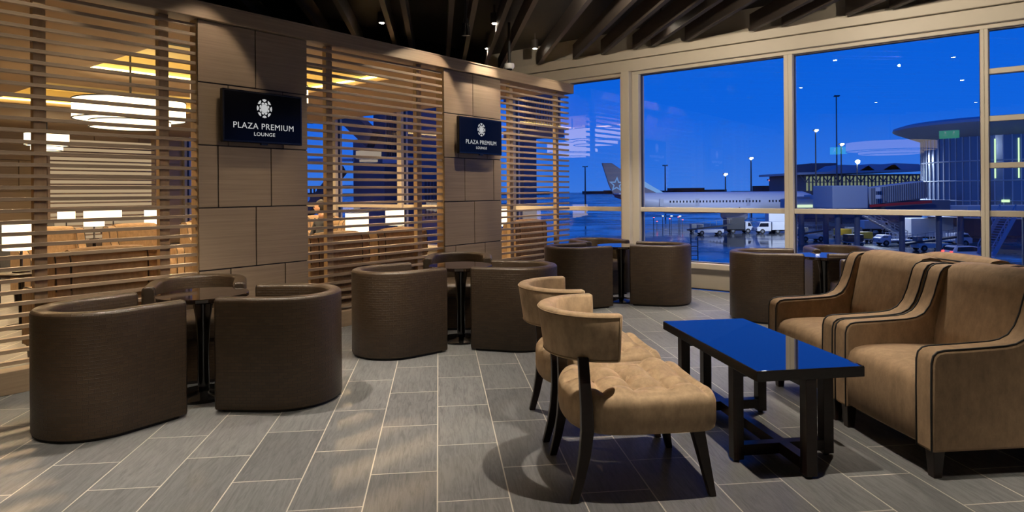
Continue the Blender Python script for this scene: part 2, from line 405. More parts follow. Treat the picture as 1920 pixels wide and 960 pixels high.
# wall screens with logo and writing
def text_mesh(body, size, cx, z, parent, mat, yoff, wide=1.0, name='lettering'):
    c = bpy.data.curves.new(name, 'FONT'); c.body = body; c.size = size; c.align_x = 'CENTER'; c.align_y = 'CENTER'; c.extrude = .0006; c.space_character = 1.08
    tmp = bpy.data.objects.new(name, c); col.objects.link(tmp); bpy.context.view_layer.update()
    me = bpy.data.meshes.new_from_object(tmp.evaluated_get(bpy.context.evaluated_depsgraph_get()))
    bpy.data.objects.remove(tmp); me.materials.clear(); me.materials.append(mat)
    for v in me.vertices: v.co = Vector((v.co.x*wide+cx, yoff-v.co.z, v.co.y+z))
    o = bpy.data.objects.new(name, me); col.objects.link(o); o.parent = parent; return o
def tv(px0, px1, pyt, pyb, off, label):
    b = PB-off; a0, zt = hit_b(px0, pyt, b); _, zb = hit_b(px0, pyb, b); a1 = hit_b(px1, 300, b)[0]
    Wd, H = a1-a0, zt-zb
    t = thing('wall_screen', label, 'television', W((a0+a1)/2, b, (zt+zb)/2), RA, 'wall mounted screens')
    m = MB(); m.span((-Wd/2, 0, -H/2), (Wd/2, .045, H/2)); m.build('bezel', M['tvframe'], t, bevel=.006)
    m = MB(); m.span((-Wd/2+.016, -.0015, -H/2+.020), (Wd/2-.016, .002, H/2-.016)); m.build('display', M['tvscreen'], t)
    m = MB(); m.span((-.15, .045, -.12), (.15, off-.001, .12)); m.span((-.03, .0, -H/2-.012), (.03, .02, -H/2)); m.build('wall_bracket', M['tvframe'], t)
    m = MB(); R = H*.185; zc = H*.185; y0 = -.0022
    def poly(ps_): m.prism([(x, z) for x, z in ps_], 0, .0006, lambda v: Vector((v.x, y0-v.z, v.y+zc)))
    poly([(R*.40*cos(2*pi*k/24), R*.46*sin(2*pi*k/24)) for k in range(24)])
    n = 8
    for k in range(n):
        t0 = 2*pi*(k+.5)/n; w = 2*pi/n
        P = lambda r, q: (r*R*.88*cos(t0+q*w), r*R*sin(t0+q*w))
        poly([P(.50, -.40), P(.50, .40), P(.62, .36), P(.68, 0), P(.62, -.36)])
        t0 = 2*pi*k/n
        poly([P(.72, -.10), P(.72, .10), P(.86, .34), P(.98, .36), P(1.0, 0), P(.98, -.36), P(.86, -.34)])
    m.build('emblem', M['logo'], t)
    text_mesh('PLAZA PREMIUM', H*.162, 0, -H*.175, t, M['logo'], y0, 1.02)
    text_mesh('LOUNGE', H*.098, 0, -H*.325, t, M['logo'], y0, 1.1)
tv(417, 567, 164, 265, .09, 'black wall screen with white lounge logo, on the nearer pillar')
tv(861, 941, 217, 287, .09, 'black wall screen with white lounge logo, on the farther pillar')

# ------------------------------------------------------------------ barrel chairs
def barrel():
    t = thing('barrel_chair', '', 'chair')
    R, D, H, T = .32, .334, .68, .085
    path = []
    Rc = R-T/2; n = 40
    path.append(((D, -Rc), (0, -1)))
    for i in range(5): path.append(((D*(.97-i*.2), -Rc), (0, -1)))
    for i in range(n+1):
        q = pi*i/n; path.append(((-Rc*sin(q), -Rc*cos(q)), (-sin(q), -cos(q))))
    for i in range(5): path.append(((D*(.17+i*.2), Rc), (0, 1)))
    path.append(((D, Rc), (0, 1)))
    def sec(h, z0, z1, r):     # closed section: offset along normal, z ; rounded top
        P = [(h-.004, z0), (h, z0+.01), (h, z0+.3), (h, z1-r)]
        for k in range(1, 5): P.append((h-r+r*cos(k*pi/8), z1-r+r*sin(k*pi/8)))
        for k in range(4, 8): P.append((-h+r-r*cos((8-k)*pi/8), z1-r+r*sin((8-k)*pi/8)))
        P += [(-h, z1-r), (-h, z0+.3), (-h, z0+.01), (-h+.004, z0)]
        return P
    S = sec(T/2, .018, H, .026)
    per = [0]
    for i in range(len(S)):
        x0, x1 = S[i], S[(i+1) % len(S)]; per.append(per[-1]+sqrt((x0[0]-x1[0])**2+(x0[1]-x1[1])**2))
    secs = []; us = []; s_ = 0; last = None
    def add(c, nn, sc, shift):
        c = (c[0]+shift, c[1]); zc = (.018+H)/2
        secs.append([Vector((c[0]+nn[0]*o*(1-2*sc/T), c[1]+nn[1]*o*(1-2*sc/T), zc+(z-zc)*(1-2*sc/(H-.018)))) for o, z in S])
        us.append(s_)
    add(path[0][0], path[0][1], .012, .0); add(path[0][0], path[0][1], .004, -.004)
    for i, (c, nn) in enumerate(path):
        if i == 0 or i == len(path)-1:
            c = (c[0]-.012, c[1])
        if last: s_ += sqrt((c[0]-last[0])**2+(c[1]-last[1])**2)
        last = c; add(c, nn, 0, 0)
    add(path[-1][0], path[-1][1], .004, -.004); add(path[-1][0], path[-1][1], .012, 0)
    m = MB(); m.sweep(secs, uvs=(us, per)); m.build('shell', M['weave'], t, auto=50)
    def dshape(r, d, n=28, rc=.03):
        P = [(-r*sin(pi*i/n), -r*cos(pi*i/n)) for i in range(n+1)]
        P += [(d-rc, r)]+[(d-rc+rc*sin(k*pi/8), r-rc+rc*cos(k*pi/8)) for k in range(1, 5)]
        P += [(d-rc+rc*cos(k*pi/8), -r+rc-rc*sin(k*pi/8)) for k in range(0, 5)]
        return P
    def stack(name, r, d, prof, mat):
        m = MB(); secs = []
        for inset, z in prof:
            P = dshape(r-inset, d-inset, rc=max(.03-inset*.3, .01)); secs.append([Vector((x, y, z)) for x, y in P])
        per = [0]
        P = secs[0]
        for i in range(len(P)): per.append(per[-1]+(P[i]-P[(i+1) % len(P)]).length)
        zs = [p[1]+p[0] for p in prof]
        m.sweep(secs, uvs=(zs, per))
        for f in m.bm.faces:
            for l in f.loops: l[m.uv].uv = (l[m.uv].uv[1], l[m.uv].uv[0])
        m.build(name, mat, t, auto=50)
    stack('seat_cushion', R-T-.002, D-.01, [(.0, .31), (.0, .40), (.008, .42), (.03, .432), (.10, .438), (.2, .44)], M['weave'])
    stack('seat_base', R-T-.003, D-.03, [(0, .02), (0, .305)], M['weave'])
    stack('plinth', R-.02, D-.03, [(0, 0), (0, .02)], M['plinth'])
    return t
BC = barrel()
def bc(x, y, th, label): return place(BC, used, (x, y, 0), radians(th), label, 'dark brown woven barrel chairs')
bc(-2.347, 3.691, 56, 'brown woven barrel chair nearest the camera at the far left')
bc(-1.425, 4.153, 177.3, 'brown woven barrel chair at right of the nearest round table')
bc(-2.28, 4.73, -69, 'brown woven barrel chair behind the nearest round table, facing the camera')
bc(-.987, 5.31, 39.4, 'brown woven barrel chair at left of the second round table')
bc(.058, 5.53, 164.4, 'brown woven barrel chair right of the second round table, behind the slipper chairs')
bc(-.525, 6.40, -88, 'brown woven barrel chair below the farther wall screen, behind its table')
bc(.68, 7.357, 23.9, 'brown woven barrel chair left of the round table by the short slatted screen')
bc(1.73, 7.511, 161.8, 'brown woven barrel chair in front of the window sill wall, right of its table')
bc(1.04, 8.30, -65, 'brown woven barrel chair by the window behind the third round table')
bc(2.52, 6.55, -14, 'brown woven barrel chair behind the blue-topped coffee table, left of the window table')
bc(3.25, 5.85, 165, 'brown woven barrel chair mostly hidden behind the far tan armchair')
bc(3.44, 6.92, -100, 'brown woven barrel chair with only its curved rim showing before the windows')

def round_table():
    t = thing('round_table', '', 'table')
    m = MB(); m.lathe([(.20, 0), (.20, .008), (.188, .016), (.06, .022), (.05, .03)]); m.build('base', M['blackgloss'], t, auto=40)
    m = MB(); m.lathe([(.034, .022), (.036, .10), (.034, .3), (.046, .5), (.066, .628)], seg=24); m.build('pedestal', M['blackgloss'], t, auto=40)
    m = MB(); m.lathe([(.25, .622), (.277, .632), (.277, .651), (.274, .655)], seg=64); m.build('tabletop', M['smoke'], t, auto=30)
    return t
RT = round_table()
def rt(x, y, label): place(RT, used, (x, y, 0), 0, label, 'round pedestal tables')
rt(-2.0, 4.2, 'round black pedestal table nearest the camera, below the nearer wall screen')
rt(-.455, 5.70, 'round black pedestal table in front of the farther pillar')
rt(1.27, 7.62, 'round black pedestal table by the window corner, left of the bare sill wall')
rt(3.02, 6.30, 'round black pedestal table at the windows, behind the tan armchairs')

# ------------------------------------------------------------------ slipper chairs
def outline_seat(n=128):
    # front straight with rounded corners, back round
    P = []
    for i in range(n):
        q = 2*pi*i/n; c, s = cos(q), sin(q)
        e = .22 if c > 0 else .66
        x = (.325 if c > 0 else .31)*abs(c)**(e)*(1 if c > 0 else -1); y = .300*abs(s)**(.24 if c > 0 else .80)*(1 if s > 0 else -1)
        P.append(Vector((x, y)))
    return P
def slipper():
    t = thing('slipper_chair', '', 'chair')
    O = outline_seat(); prof = []
    for k in range(34): prof.append((k/33*.93, .435))
    for k in range(1, 7): q = k/6*pi/2; prof.append((.93+.07*sin(q), .435-.042*(1-cos(q))))
    prof += [(1.0, .36), (1.0, .32), (.985, .292), (.96, .282), (.5, .280), (.02, .28)]
    m = MB(); rings = []
    p = .145
    for (s_, z) in prof:
        ring = []
        for q in O:
            x, y = q.x*s_, q.y*s_
            zz = z
            if z > .38:
                w = max(0, min(1, (1.0-s_)/.20)) if s_ > .8 else 1
                if s_ <= .93 or True:
                    f = abs(sin(pi*(x+.02)/p)*sin(pi*(y)/p))**.5
                    dx = (x+.02)/p; dy = y/p; dd = sqrt((dx-round(dx))**2+(dy-round(dy))**2)*p
                    zz += w*(.044*f-.016*math.exp(-(dd/.020)**2)-.018) - (1-w)*.0+.004*w
            ring.append(m.bm.verts.new((x, y, zz)))
        rings.append(ring)
    n = len(O)
    for i in range(1, len(rings)-1):
        for k in range(n): m.bm.faces.new((rings[i][k], rings[i][(k+1) % n], rings[i+1][(k+1) % n], rings[i+1][k]))
    c = m.bm.verts.new((0, 0, .45))
    for v in rings[0]: m.bm.verts.remove(v)
    for k in range(n): m.bm.faces.new((c, rings[1][k], rings[1][(k+1) % n]))
    m.bm.faces.new(rings[-1])
    seat = m.build('seat', M['velvet2'], t, smooth=True)
    for i in range(-2, 3):
        for j in range(-2, 3):
            x, y = i*p-.02, j*p
            if (x > .26 or (x < 0 and (x/.29)**2+(y/.27)**2 > .8) or abs(y) > .26): continue
            b = MB(); b.sphere((x, y, .4245), .008, (1, 1, .5), 10, 6); b.build('tufting_button', M['tanpipe'], seat, smooth=True)
    # curved backrest band
    def arc(off, q):    # q from -1 to 1
        an = q*radians(93); return Vector((-.128-(.238+off)*cos(an), (.250+off)*sin(an)))
    secs = []; nq = 44
    for i in range(-2, nq+3):
        q = max(-1, min(1, -1+2*i/nq)); e = 0
        sc = 1
        if i < 0 or i > nq: k = (-i if i < 0 else i-nq); sc = (1, .80, .42)[k]; e = (0, .010, .017)[k]
        zt, zb = .785, .575; tk = .030
        P = []
        for (o, z) in ((-1, .06), (-1, .94), (-.78, .985), (-.4, 1.0), (.4, 1.0), (.78, .985), (1, .94), (1, .06), (.78, .015), (.3, 0), (-.3, 0), (-.78, .015)):
            flare = .030*(z-.5)
            z_ = zb+(zt-zb)*(.5+(z-.5)*(1-(1-sc)*.12))
            a = arc(o*tk*sc+flare, q)
            if e:
                tq = arc(flare, q)-arc(flare, q-.01*(1 if q > 0 else -1)); tq.normalize(); a += tq*e
            P.append(Vector((a.x, a.y, z_)))
        secs.append(P)
    m = MB(); m.sweep(secs); bk = m.build('backrest', M['velvet2'], t, auto=80)
    m = MB()
    for (z, fl) in ((.772, .0136), (.588, -.0132)):
        for side in (1,):
            pts = [Vector((*arc(.030*side+fl, -1+2*i/40), z)) for i in range(41)]
            m.tube(pts, .0035, 6)
    for q in (-1, 1): m.tube([Vector((*arc(.030+.03*((z-.575)/.21-.5), q), z)) for z in (.588, .65, .72, .772)], .0035, 6)
    m.build('piping', M['tanpipe'], bk, smooth=True)
    for s in (-1, 1):
        m = MB(); secs = []
        for (z, x, w, d, y) in ((0, -.305, .034, .032, .250), (.10, -.278, .040, .034, .252), (.20, -.258, .048, .036, .255), (.30, -.248, .053, .038, .258), (.40, -.250, .050, .036, .258), (.50, -.256, .046, .034, .254), (.60, -.258, .044, .030, .236)):
            secs.append([Vector((x-w/2, s*y-d/2, z)), Vector((x+w/2, s*y-d/2, z)), Vector((x+w/2, s*y+d/2, z)), Vector((x-w/2, s*y+d/2, z))])
        m.sweep(secs); m.build('leg', M['darkwood'], t, bevel=.004)
        m = MB(); secs = []
        for (z, x, w, y) in ((0, .290, .030, .262), (.29, .232, .056, .235)):
            secs.append([Vector((x-w/2, s*y-w/2, z)), Vector((x+w/2, s*y-w/2, z)), Vector((x+w/2, s*y+w/2, z)), Vector((x-w/2, s*y+w/2, z))])
        m.sweep(secs); m.build('leg', M['darkwood'], t, bevel=.004)
    return t
SC = slipper()
r_sc = atan2(.1124, .9937)
place(SC, used, (.522, 2.992, 0), r_sc, 'tan velvet tufted slipper chair with curved back, the nearer of the pair', 'tufted slipper chairs')
place(SC, used, (.440, 3.655, 0), r_sc, 'tan velvet tufted slipper chair partly hidden behind the nearer one', 'tufted slipper chairs')

# ------------------------------------------------------------------ coffee table
t = thing('coffee_table', 'low rectangular coffee table with glossy top reflecting the blue sky', 'table', (1.252, 3.458, 0), .140)
m = MB(); m.span((-.260, -.560, .448), (.260, .560, .493)); m.build('table_edge', M['lacq_edge'], t, bevel=.002)
m = MB(); m.span((-.2585, -.5585, .4932), (.2585, .5585, .4962)); m.build('tabletop', M['lacquer'], t, bevel=.001)
lw = .052
def leg(x, y):
    m = MB(); m.span((x-lw/2, y-lw/2, .012), (x+lw/2, y+lw/2, .448)); l = m.build('leg', M['darkwood'], t, bevel=.002)
    m = MB(); m.cyl((x, y, .006), .014, .012, 12); m.build('foot_glide', M['plinth'], l)
for x, y in ((-.232, -.31), (.232, -.31), (-.232, .31), (.232, .31), (0, -.533), (0, .533)): leg(x, y)
for y in (-.31, .31):
    m = MB(); m.span((-.206, y-lw/2, .03), (.206, y+lw/2, .082)); m.build('floor_stretcher', M['darkwood'], t, bevel=.002)
    m = MB(); m.span((-.206, y-lw/2, .406), (.206, y+lw/2, .448)); m.build('top_stretcher', M['darkwood'], t, bevel=.002)
m = MB(); m.span((-lw/2, -.506, .0301), (lw/2, .506, .0821)); m.build('floor_stretcher', M['darkwood'], t, bevel=.002)
m = MB(); m.span((-lw/2, -.506, .4061), (lw/2, .506, .4479)); m.build('top_stretcher', M['darkwood'], t, bevel=.002)

# ------------------------------------------------------------------ armchairs
def armchair(fab, name):
    t = thing(name, '', 'chair')
    Wd = .73; T = .105
    # side profile, x forward (front = 0), z up
    P = [(-.775, .125), (-.775, .60), (-.765, .82)]
    P += [(-.75, .853), (-.715, .868), (-.66, .872), (-.60, .870), (-.572, .858), (-.552, .832), (-.535, .78), (-.515, .715), (-.488, .655), (-.455, .616), (-.41, .595), (-.36, .587), (-.20, .580), (-.06, .576), (-.03, .570), (-.010, .552), (-.002, .52), (0, .40), (0, .125)]
    for s in (-1, 1):
        y0, y1 = (s*(Wd/2-T), s*Wd/2)
        m = MB(); m.prism(P, min(y0, y1), max(y0, y1), lambda v: Vector((v.x, v.z, v.y)))
        arm = m.build('arm', fab, t, bevel=.014, seg=3, auto=35)
        m = MB()
        Q = P[1:]
        for y in (s*Wd/2-s*.006, y0+s*.006):
            m.tube([Vector((x+(.001 if x > -.02 else 0), y, z+.001)) for x, z in Q], .0038, 6)
        m.build('piping', M['piping'], arm, smooth=True)
    w = Wd/2-T-.003
    # seat
    prof = [(-.60, .135), (-.02, .135), (-.006, .15), (-.004, .30), (-.008, .39), (-.022, .425), (-.05, .445), (-.11, .457), (-.25, .460), (-.60, .445)]
    m = MB(); secs = []
    for i in range(13):
        q = -1+2*i/12; crown = .010*(1-q*q)
        secs.append([Vector((x+(crown*.5 if x > -.05 else 0), q*w, z+(crown if z > .4 else 0))) for x, z in prof])
    m.sweep(secs); m.build('seat', fab, t, auto=60)
    # backrest cushion
    prof = [(-.772, .14), (-.60, .14), (-.500, .44), (-.515, .55), (-.545, .68), (-.575, .80), (-.592, .855), (-.62, .882), (-.67, .892), (-.72, .885), (-.755, .86), (-.772, .80)]
    m = MB(); secs = []
    for i in range(15):
        q = -1+2*i/14; cw = (1-abs(q)**3)
        secs.append([Vector((x+(.022*cw if (x > -.6 and z > .4) else 0), q*w, z+(.012*cw if z > .84 else 0))) for x, z in prof])
    m.sweep(secs); bk = m.build('backrest', fab, t, auto=60)
    m = MB(); m.tube([Vector((-.764, -w+2*w*i/14, .858+.010*(1-abs(-1+2*i/14)**3))) for i in range(15)], .005, 6); m.build('piping', M['piping'], bk, smooth=True)
    for sx in (-.05, -.715):
        for sy in (-1, 1):
            m = MB(); m.box((sx, sy*(Wd/2-.05), .0625), (.055, .055, .127), taper=.7); m.build('leg', M['darkwood'], t, bevel=.003)
    return t
AC = armchair(M['velvet'], 'armchair')
AG = armchair(M['greyfab'], 'armchair')
def ac(x, y, th, label, pr=None, group='tan velvet armchairs'): place(pr or AC, used, (x, y, 0), th, label, group)
th_a = pi+.098
ac(1.812, 3.235, th_a, 'tan velvet armchair with black piping at the right edge, nearest the camera')
ac(1.738, 3.975, th_a, 'tan velvet armchair with black piping beside the nearest one, behind the coffee table')
# row back to back behind them
ac(3.43, 3.198, .098, 'tan velvet armchair back to back with the near pair, its top edge at the right')
ac(3.355, 3.938, .098, 'tan velvet armchair seen as a curved top behind the far armchair')
# beyond the partition (facing away from it, b grows)
def acr(a, b, deg, label, pr=None, g='armchairs beyond the slatted partition'):
    p = W(a, b); place(pr or AC, used, p, RA+radians(deg), label, g)
acr(1.97, 6.22, 90, 'tan armchair with its back against the slats, left of the nearer pillar')
acr(4.08, 6.22, 90, 'tan armchair back seen through the middle slatted screen, the left one')
acr(4.92, 6.22, 90, 'tan armchair back seen through the middle slatted screen, the right one')
acr(7.30, 6.22, 90, 'tan armchair back behind the short slatted screen by the window')
acr(2.75, 8.9, -90, 'tan armchair facing the camera far behind the left slatted screen')
acr(3.75, 8.9, -90, 'tan armchair facing the camera behind the left screen, next to the nearer pillar')
acr(4.9, 9.2, -90, 'tan armchair facing the camera behind the middle screen, left of the lamps')
acr(5.9, 9.2, -90, 'tan armchair facing the camera behind the middle screen, between the lamps')
acr(6.9, 9.2, -90, 'tan armchair facing the camera behind the middle screen, near the windows')
acr(.72, 7.0, 90, 'charcoal armchair behind the big lamp at the far left', AG, 'charcoal armchairs beyond the partition')
acr(1.7, 8.7, -90, 'charcoal armchair facing the camera behind the left slatted screen', AG, 'charcoal armchairs beyond the partition')
acr(3.3, 11.9, -90, 'charcoal armchair deep in the room beyond the left screen', AG, 'charcoal armchairs beyond the partition')

# ------------------------------------------------------------------ beyond the partition
BZ = 2.76
# ceiling with a lit recess
ra0, ra1, rb0, rb1 = 2.85, 5.62, 6.35, 8.75
ra2, ra3, rb2, rb3 = 2.7, 6.3, 10.0, 12.6
m = MB()
def slab(a0, b0, a1, b1): m.span((a0, b0, BZ), (a1, b1, BZ+.06))
slab(-3.2, 5.4, ra0, 17.7); slab(ra0, 5.4, ra1, rb0); slab(ra1, 5.4, 8.05, 17.7)
slab(ra0, rb1, ra1, rb2); slab(ra0, rb3, ra1, 17.7); slab(ra0, rb2, ra0+.01, rb3)
struct(room(m, 'ceiling_lounge', M['backceil'])).name = 'ceiling_beyond'
for (i, (a0, a1, b0, b1)) in enumerate(((ra0, ra1, rb0, rb1), (ra0, ra1, rb2, rb3))):
    m = MB(); h = .26
    m.span((a0-.02, b0, BZ+.0601), (a0, b1, BZ+h)); m.span((a1, b0, BZ+.0601), (a1+.02, b1, BZ+h))
    m.span((a0-.02, b0-.02, BZ+.0601), (a1+.02, b0, BZ+h)); m.span((a0-.02, b1, BZ+.0601), (a1+.02, b1+.02, BZ+h))
    m.span((a0-.02, b0-.02, BZ+h), (a1+.02, b1+.02, BZ+h+.04)); struct(room(m, 'trim_%d' % (40+i), M['covewall']))
    m = MB()
    m.span((a0+.005, b0+.01, BZ+.05), (a0+.03, b1-.01, BZ+.07)); m.span((a1-.03, b0+.01, BZ+.05), (a1-.005, b1-.01, BZ+.07))
    m.span((a0+.04, b0+.005, BZ+.05), (a1-.04, b0+.03, BZ+.07)); m.span((a0+.04, b1-.03, BZ+.05), (a1-.04, b1-.005, BZ+.07))
    struct(room(m, 'trim_%d' % (44+i), M['cove']))
m = MB(); m.span((-3.3, 17.6, 0), (8.3, 17.75, BZ)); struct(room(m, 'wall_far', M['backwall']))
t = thing('wall_panelling', 'pale oak panels with dark joints on the far wall beyond the left screen', 'panelling', W(0, 17.56), RA)
zz = [0, .69, 1.38, 2.07, BZ]
for r in range(4):
    x = -2.0 if r % 2 else -1.5
    m = MB()
    while x < 8.0:
        x1 = min(x+1.0, 8.0)
        m.span((x+.01, 0, zz[r]+.01), (x1-.01, .035, zz[r+1]-.01)); x = x1
    m.build('panel_row', M['oakpanel'], t, bevel=.002)
# backlit slat screen further in
t = thing('slatted_screen', 'distant bright slatted screen seen through the left screen', 'screen', W(4.9, 16.9), RA)
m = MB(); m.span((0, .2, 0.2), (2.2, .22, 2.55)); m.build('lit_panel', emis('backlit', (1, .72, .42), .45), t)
m = MB()
for k in range(22): m.span((0, 0, .25+k*.105), (2.2, .05, .285+k*.105))
m.span((-.05, -.01, 0), (0, .22, 2.7)); m.span((2.2, -.01, 0), (2.25, .22, 2.7)); m.build('slats', M['oakslat'], t)

# table lamps on side tables
def side_table():
    t = thing('side_table', '', 'table')
    m = MB(); m.lathe([(.16, 0), (.16, .012), (.03, .02), (.025, .03), (.025, .50), (.04, .51)], seg=24); m.build('pedestal', M['blackgloss'], t, auto=40)
    m = MB(); m.lathe([(.22, .51), (.225, .515), (.225, .535), (.22, .54)], seg=32); m.build('tabletop', M['darkwood'], t, auto=40)
    return t
def lamp():
    t = thing('table_lamp', '', 'lamp')
    m = MB(); m.lathe([(.075, 0), (.075, .012), (.02, .02), (.012, .03), (.012, .24)], seg=20); m.build('base', M['darkwood'], t, auto=40)
    m = MB(); m.lathe([(.125, 0), (.15, 0), (.15, .27), (.125, .27)][1:3], seg=32)
    bmesh.ops.delete(m.bm, geom=[f for f in m.bm.faces if len(f.verts) > 4], context='FACES')
    m.build('lamp_shade', M['shade'], t, loc=(0, 0, .22), smooth=True)
    m = MB(); m.lathe([(.150, .485), (.153, .485), (.153, .492), (.150, .492)], seg=32); m.build('shade_rim', M['wire'], t)
    return t
ST = side_table(); LP = lamp()
LL = [(39, 6.4, 'big lit table lamp at the far left behind the slats', 'dark side table under the big lamp at the far left'),
      (176, 11.0, 'lit table lamp behind the left screen, left of centre', 'dark side table under the lamp left of centre in the left screen'),
      (289, 11.0, 'lit table lamp behind the left screen, beside its right post', 'dark side table under the lamp beside the right post of the left screen'),
      (124, 13.0, 'small far lit table lamp deepest at the back left', 'dark side table under the deepest lamp at the back left'),
      (212, 13.2, 'small far lit table lamp between two nearer lamps', 'dark side table under the small far lamp between two nearer ones'),
      (669, 8.6, 'big lit table lamp behind the middle slatted screen', 'dark side table under the big lamp of the middle screen'),
      (740, 10.6, 'smaller lit table lamp right of the big one in the middle screen', 'dark side table under the smaller lamp of the middle screen'),
      (944, 10.1, 'lit table lamp behind the short slatted screen', 'dark side table under the lamp behind the short screen')]
for (px, Y, lab, tlab) in LL:
    p = at(px, 360, Y); p.z = 0
    place(ST, used, p, 0, tlab, 'lamp side tables')
    place(LP, used, (p.x, p.y, .54), 0, lab, 'table lamps beyond the partition')

# drum chandeliers
def chandelier(p, r, z0, z1, label, dm=None):
    t = thing('drum_chandelier', label, 'chandelier', (p[0], p[1], 0), 0, 'lit drum chandeliers')
    def ring(ra, a, b, mat, nm, th=.004):
        m = MB()
        m.lathe([(ra, a), (ra, b)], seg=48); bmesh.ops.delete(m.bm, geom=[f for f in m.bm.faces if len(f.verts) > 4], context='FACES')
        return m.build(nm, mat, t, smooth=True)
    h = z1-z0
    ring(r, z0+h*.30, z1, dm or M['drum'], 'outer_drum'); ring(r*.72, z0, z0+h*.24, dm or M['drum'], 'inner_drum')
    m = MB()
    for (rr, z) in ((r, z1), (r, z0+h*.30), (r*.72, z0+h*.24), (r*.72, z0)): m.tube([(rr*cos(2*pi*k/40), rr*sin(2*pi*k/40), z) for k in range(40)], .008, 6, closed=True)
    m.build('ring_frame', M['wire'], t)
    m = MB(); m.cyl((0, 0, (z1+BZ+.24)/2), .012, BZ+.26-z1, 8)
    for k in range(3): m.bar((0, 0, z1), (r*cos(k*2.094), r*sin(k*2.094), z1), .01, .01)
    m.build('stem', M['wire'], t)
chandelier(at(245, 200, 7.9), .60, 2.10, 2.42, 'large bright drum chandelier seen through the left screen')
chandelier(W(4.2, 7.35), .66, 2.28, 2.60, 'bright drum chandelier mostly hidden behind the nearer pillar')
chandelier(at(88, 255, 12.6), .36, 2.15, 2.48, 'small distant drum chandelier at the far left')

chandelier(W(-1.5, 2.6), .95, 2.10, 2.40, 'wide lit drum chandelier behind the camera, mirrored in the window', emis('soft_drum', (1, .80, .52), 1.4))
# exit signs on the wall behind the camera (they show in the window glass)
for (b, z, lab) in ((4.08, 2.33, 'green running man exit sign on the back wall, near the partition'), (1.55, 2.62, 'green running man exit sign on the back wall, farther from the partition')):
    t = thing('exit_sign', lab, 'sign', W(-3.19, b, z), RA, 'exit signs')
    m = MB(); m.span((0, -.22, -.11), (.05, .22, .11)); m.build('housing', M['white'], t, bevel=.004)
    m = MB(); m.span((.05, -.21, -.10), (.053, .21, .10)); m.build('face', M['sage'], t)
    m = MB()
    for oy in (-.10, .08):
        m.cyl((.055, oy, .055), .016, .003, 12, rot=Matrix.Rotation(pi/2, 3, 'Y'))
        for (p, q) in (((0, .035), (.01, -.01)), ((.01, -.01), (.05, -.03)), ((.05, -.03), (.05, -.075)), ((.01, -.01), (-.03, -.04)), ((-.03, -.04), (-.06, -.05)), ((0, .03), (.045, .015)), ((0, .03), (-.04, .0))):
            m.bar((.055, oy+p[0], p[1]), (.055, oy+q[0], q[1]), .003, .014, up=Vector((1, 0, 0)))
    m.build('running_figure', M['exitw'], t)

# ------------------------------------------------------------------ ceiling fittings
def spot(loc, target, power, angle=60, blend=.4, r=.03, c=(1, .87, .71)):
    d = bpy.data.lights.new('spot_beam', 'SPOT'); d.energy = power; d.spot_size = radians(angle); d.spot_blend = blend; d.shadow_soft_size = r; d.color = c  # one name for downlights, apron floodlights and added spots alike
    o = bpy.data.objects.new('spot_beam', d); col.objects.link(o); o.location = loc
    o.rotation_euler = (Vector(target)-Vector(loc)).to_track_quat('-Z', 'Y').to_euler(); return o
def downlight():
    t = thing('downlight', '', 'ceiling light')
    m = MB(); m.lathe([(.032, .0), (.045, 0), (.048, .01), (.048, .12), (.012, .13), (.012, .22)], seg=24); m.build('housing', M['baffle'], t, auto=40)
    m = MB(); m.cyl((0, 0, -.002), .028, .004, 20); m.build('lens', M['bulb'], t)
    return t
DL = downlight()
dlz = 3.30
vis = [(716, 43, 'lit downlight in the ceiling above the middle screen, leftmost one in view'),
       (927, 44, 'lit downlight in the dark ceiling, brightest and highest in the photo'),
       (914, 91, 'small lit downlight left of the dome camera'),
       (1003, 91, 'lit downlight right of the dome camera')]
dpos = []
for (px, py, lab) in vis:
    x, s = ray(px, py); Y = (dlz-CAMZ)/s; p = Vector((x*Y, Y, dlz)); dpos.append(p); place(DL, used, p, 0, lab, 'ceiling downlights')
more = [(5.09, .84, 'lit downlight over the middle of the room, mirrored in the glass'), (2.0, 3.9, 'lit downlight above the left barrel chairs, out of view'),
        (3.6, 3.3, 'lit downlight between pillar and slipper chairs, above the frame'), (2.6, .9, 'lit downlight above the coffee table, out of view'), (6.0, 2.2, 'lit downlight above the barrel chairs by the window'),
        (1.2, -1.0, 'lit downlight above the armchairs, out of view'), (.3, 2.6, 'lit downlight above the camera, left of it'), (3.9, -1.6, 'lit downlight above the back to back armchairs'), (-1.2, .9, 'lit downlight behind the camera'),
        (7.35, 3.5, 'lit downlight close to the windows above the second bay'), (7.35, 1.3, 'lit downlight close to the windows above the third bay'),
        (7.5, -1.0, 'lit downlight close to the windows beyond the right edge')]
for (a, b, lab) in more:
    p = W(a, b, 3.17 if a < 7 else dlz); dpos.append(p); place(DL, used, p, 0, lab, 'ceiling downlights')
POW = 330
for i, p in enumerate(dpos):
    lp = p-Vector((0, 0, .02))
    spot(lp, (p.x, p.y, 0), POW*(1.0 if i > 3 else .45), 72, .7, .02)
# track spotlight
p = at(873, 55, 6.6)
t = thing('track_spotlight', 'black adjustable spotlight hanging unlit from the dark ceiling', 'ceiling light', (p.x, p.y, p.z))
m = MB(); m.cyl((0, 0, 0), .045, .12, 24, r2=.036, rot=Matrix.Rotation(.15, 3, 'X')); m.build('lamp_head', M['blackgloss'], t, auto=40)
m = MB(); m.cyl((0, 0, (3.52-p.z)/2+.06), .012, 3.52-p.z-.10, 12); m.cyl((0, 0, .085), .025, .05, 16); m.build('stem', M['plinth'], t)
m = MB(); m.cyl((0, .009, -.061), .040, .003, 24, rot=Matrix.Rotation(.15, 3, 'X')); m.build('lens', plain('spot_lens', (.35, .28, .2), .3), t)
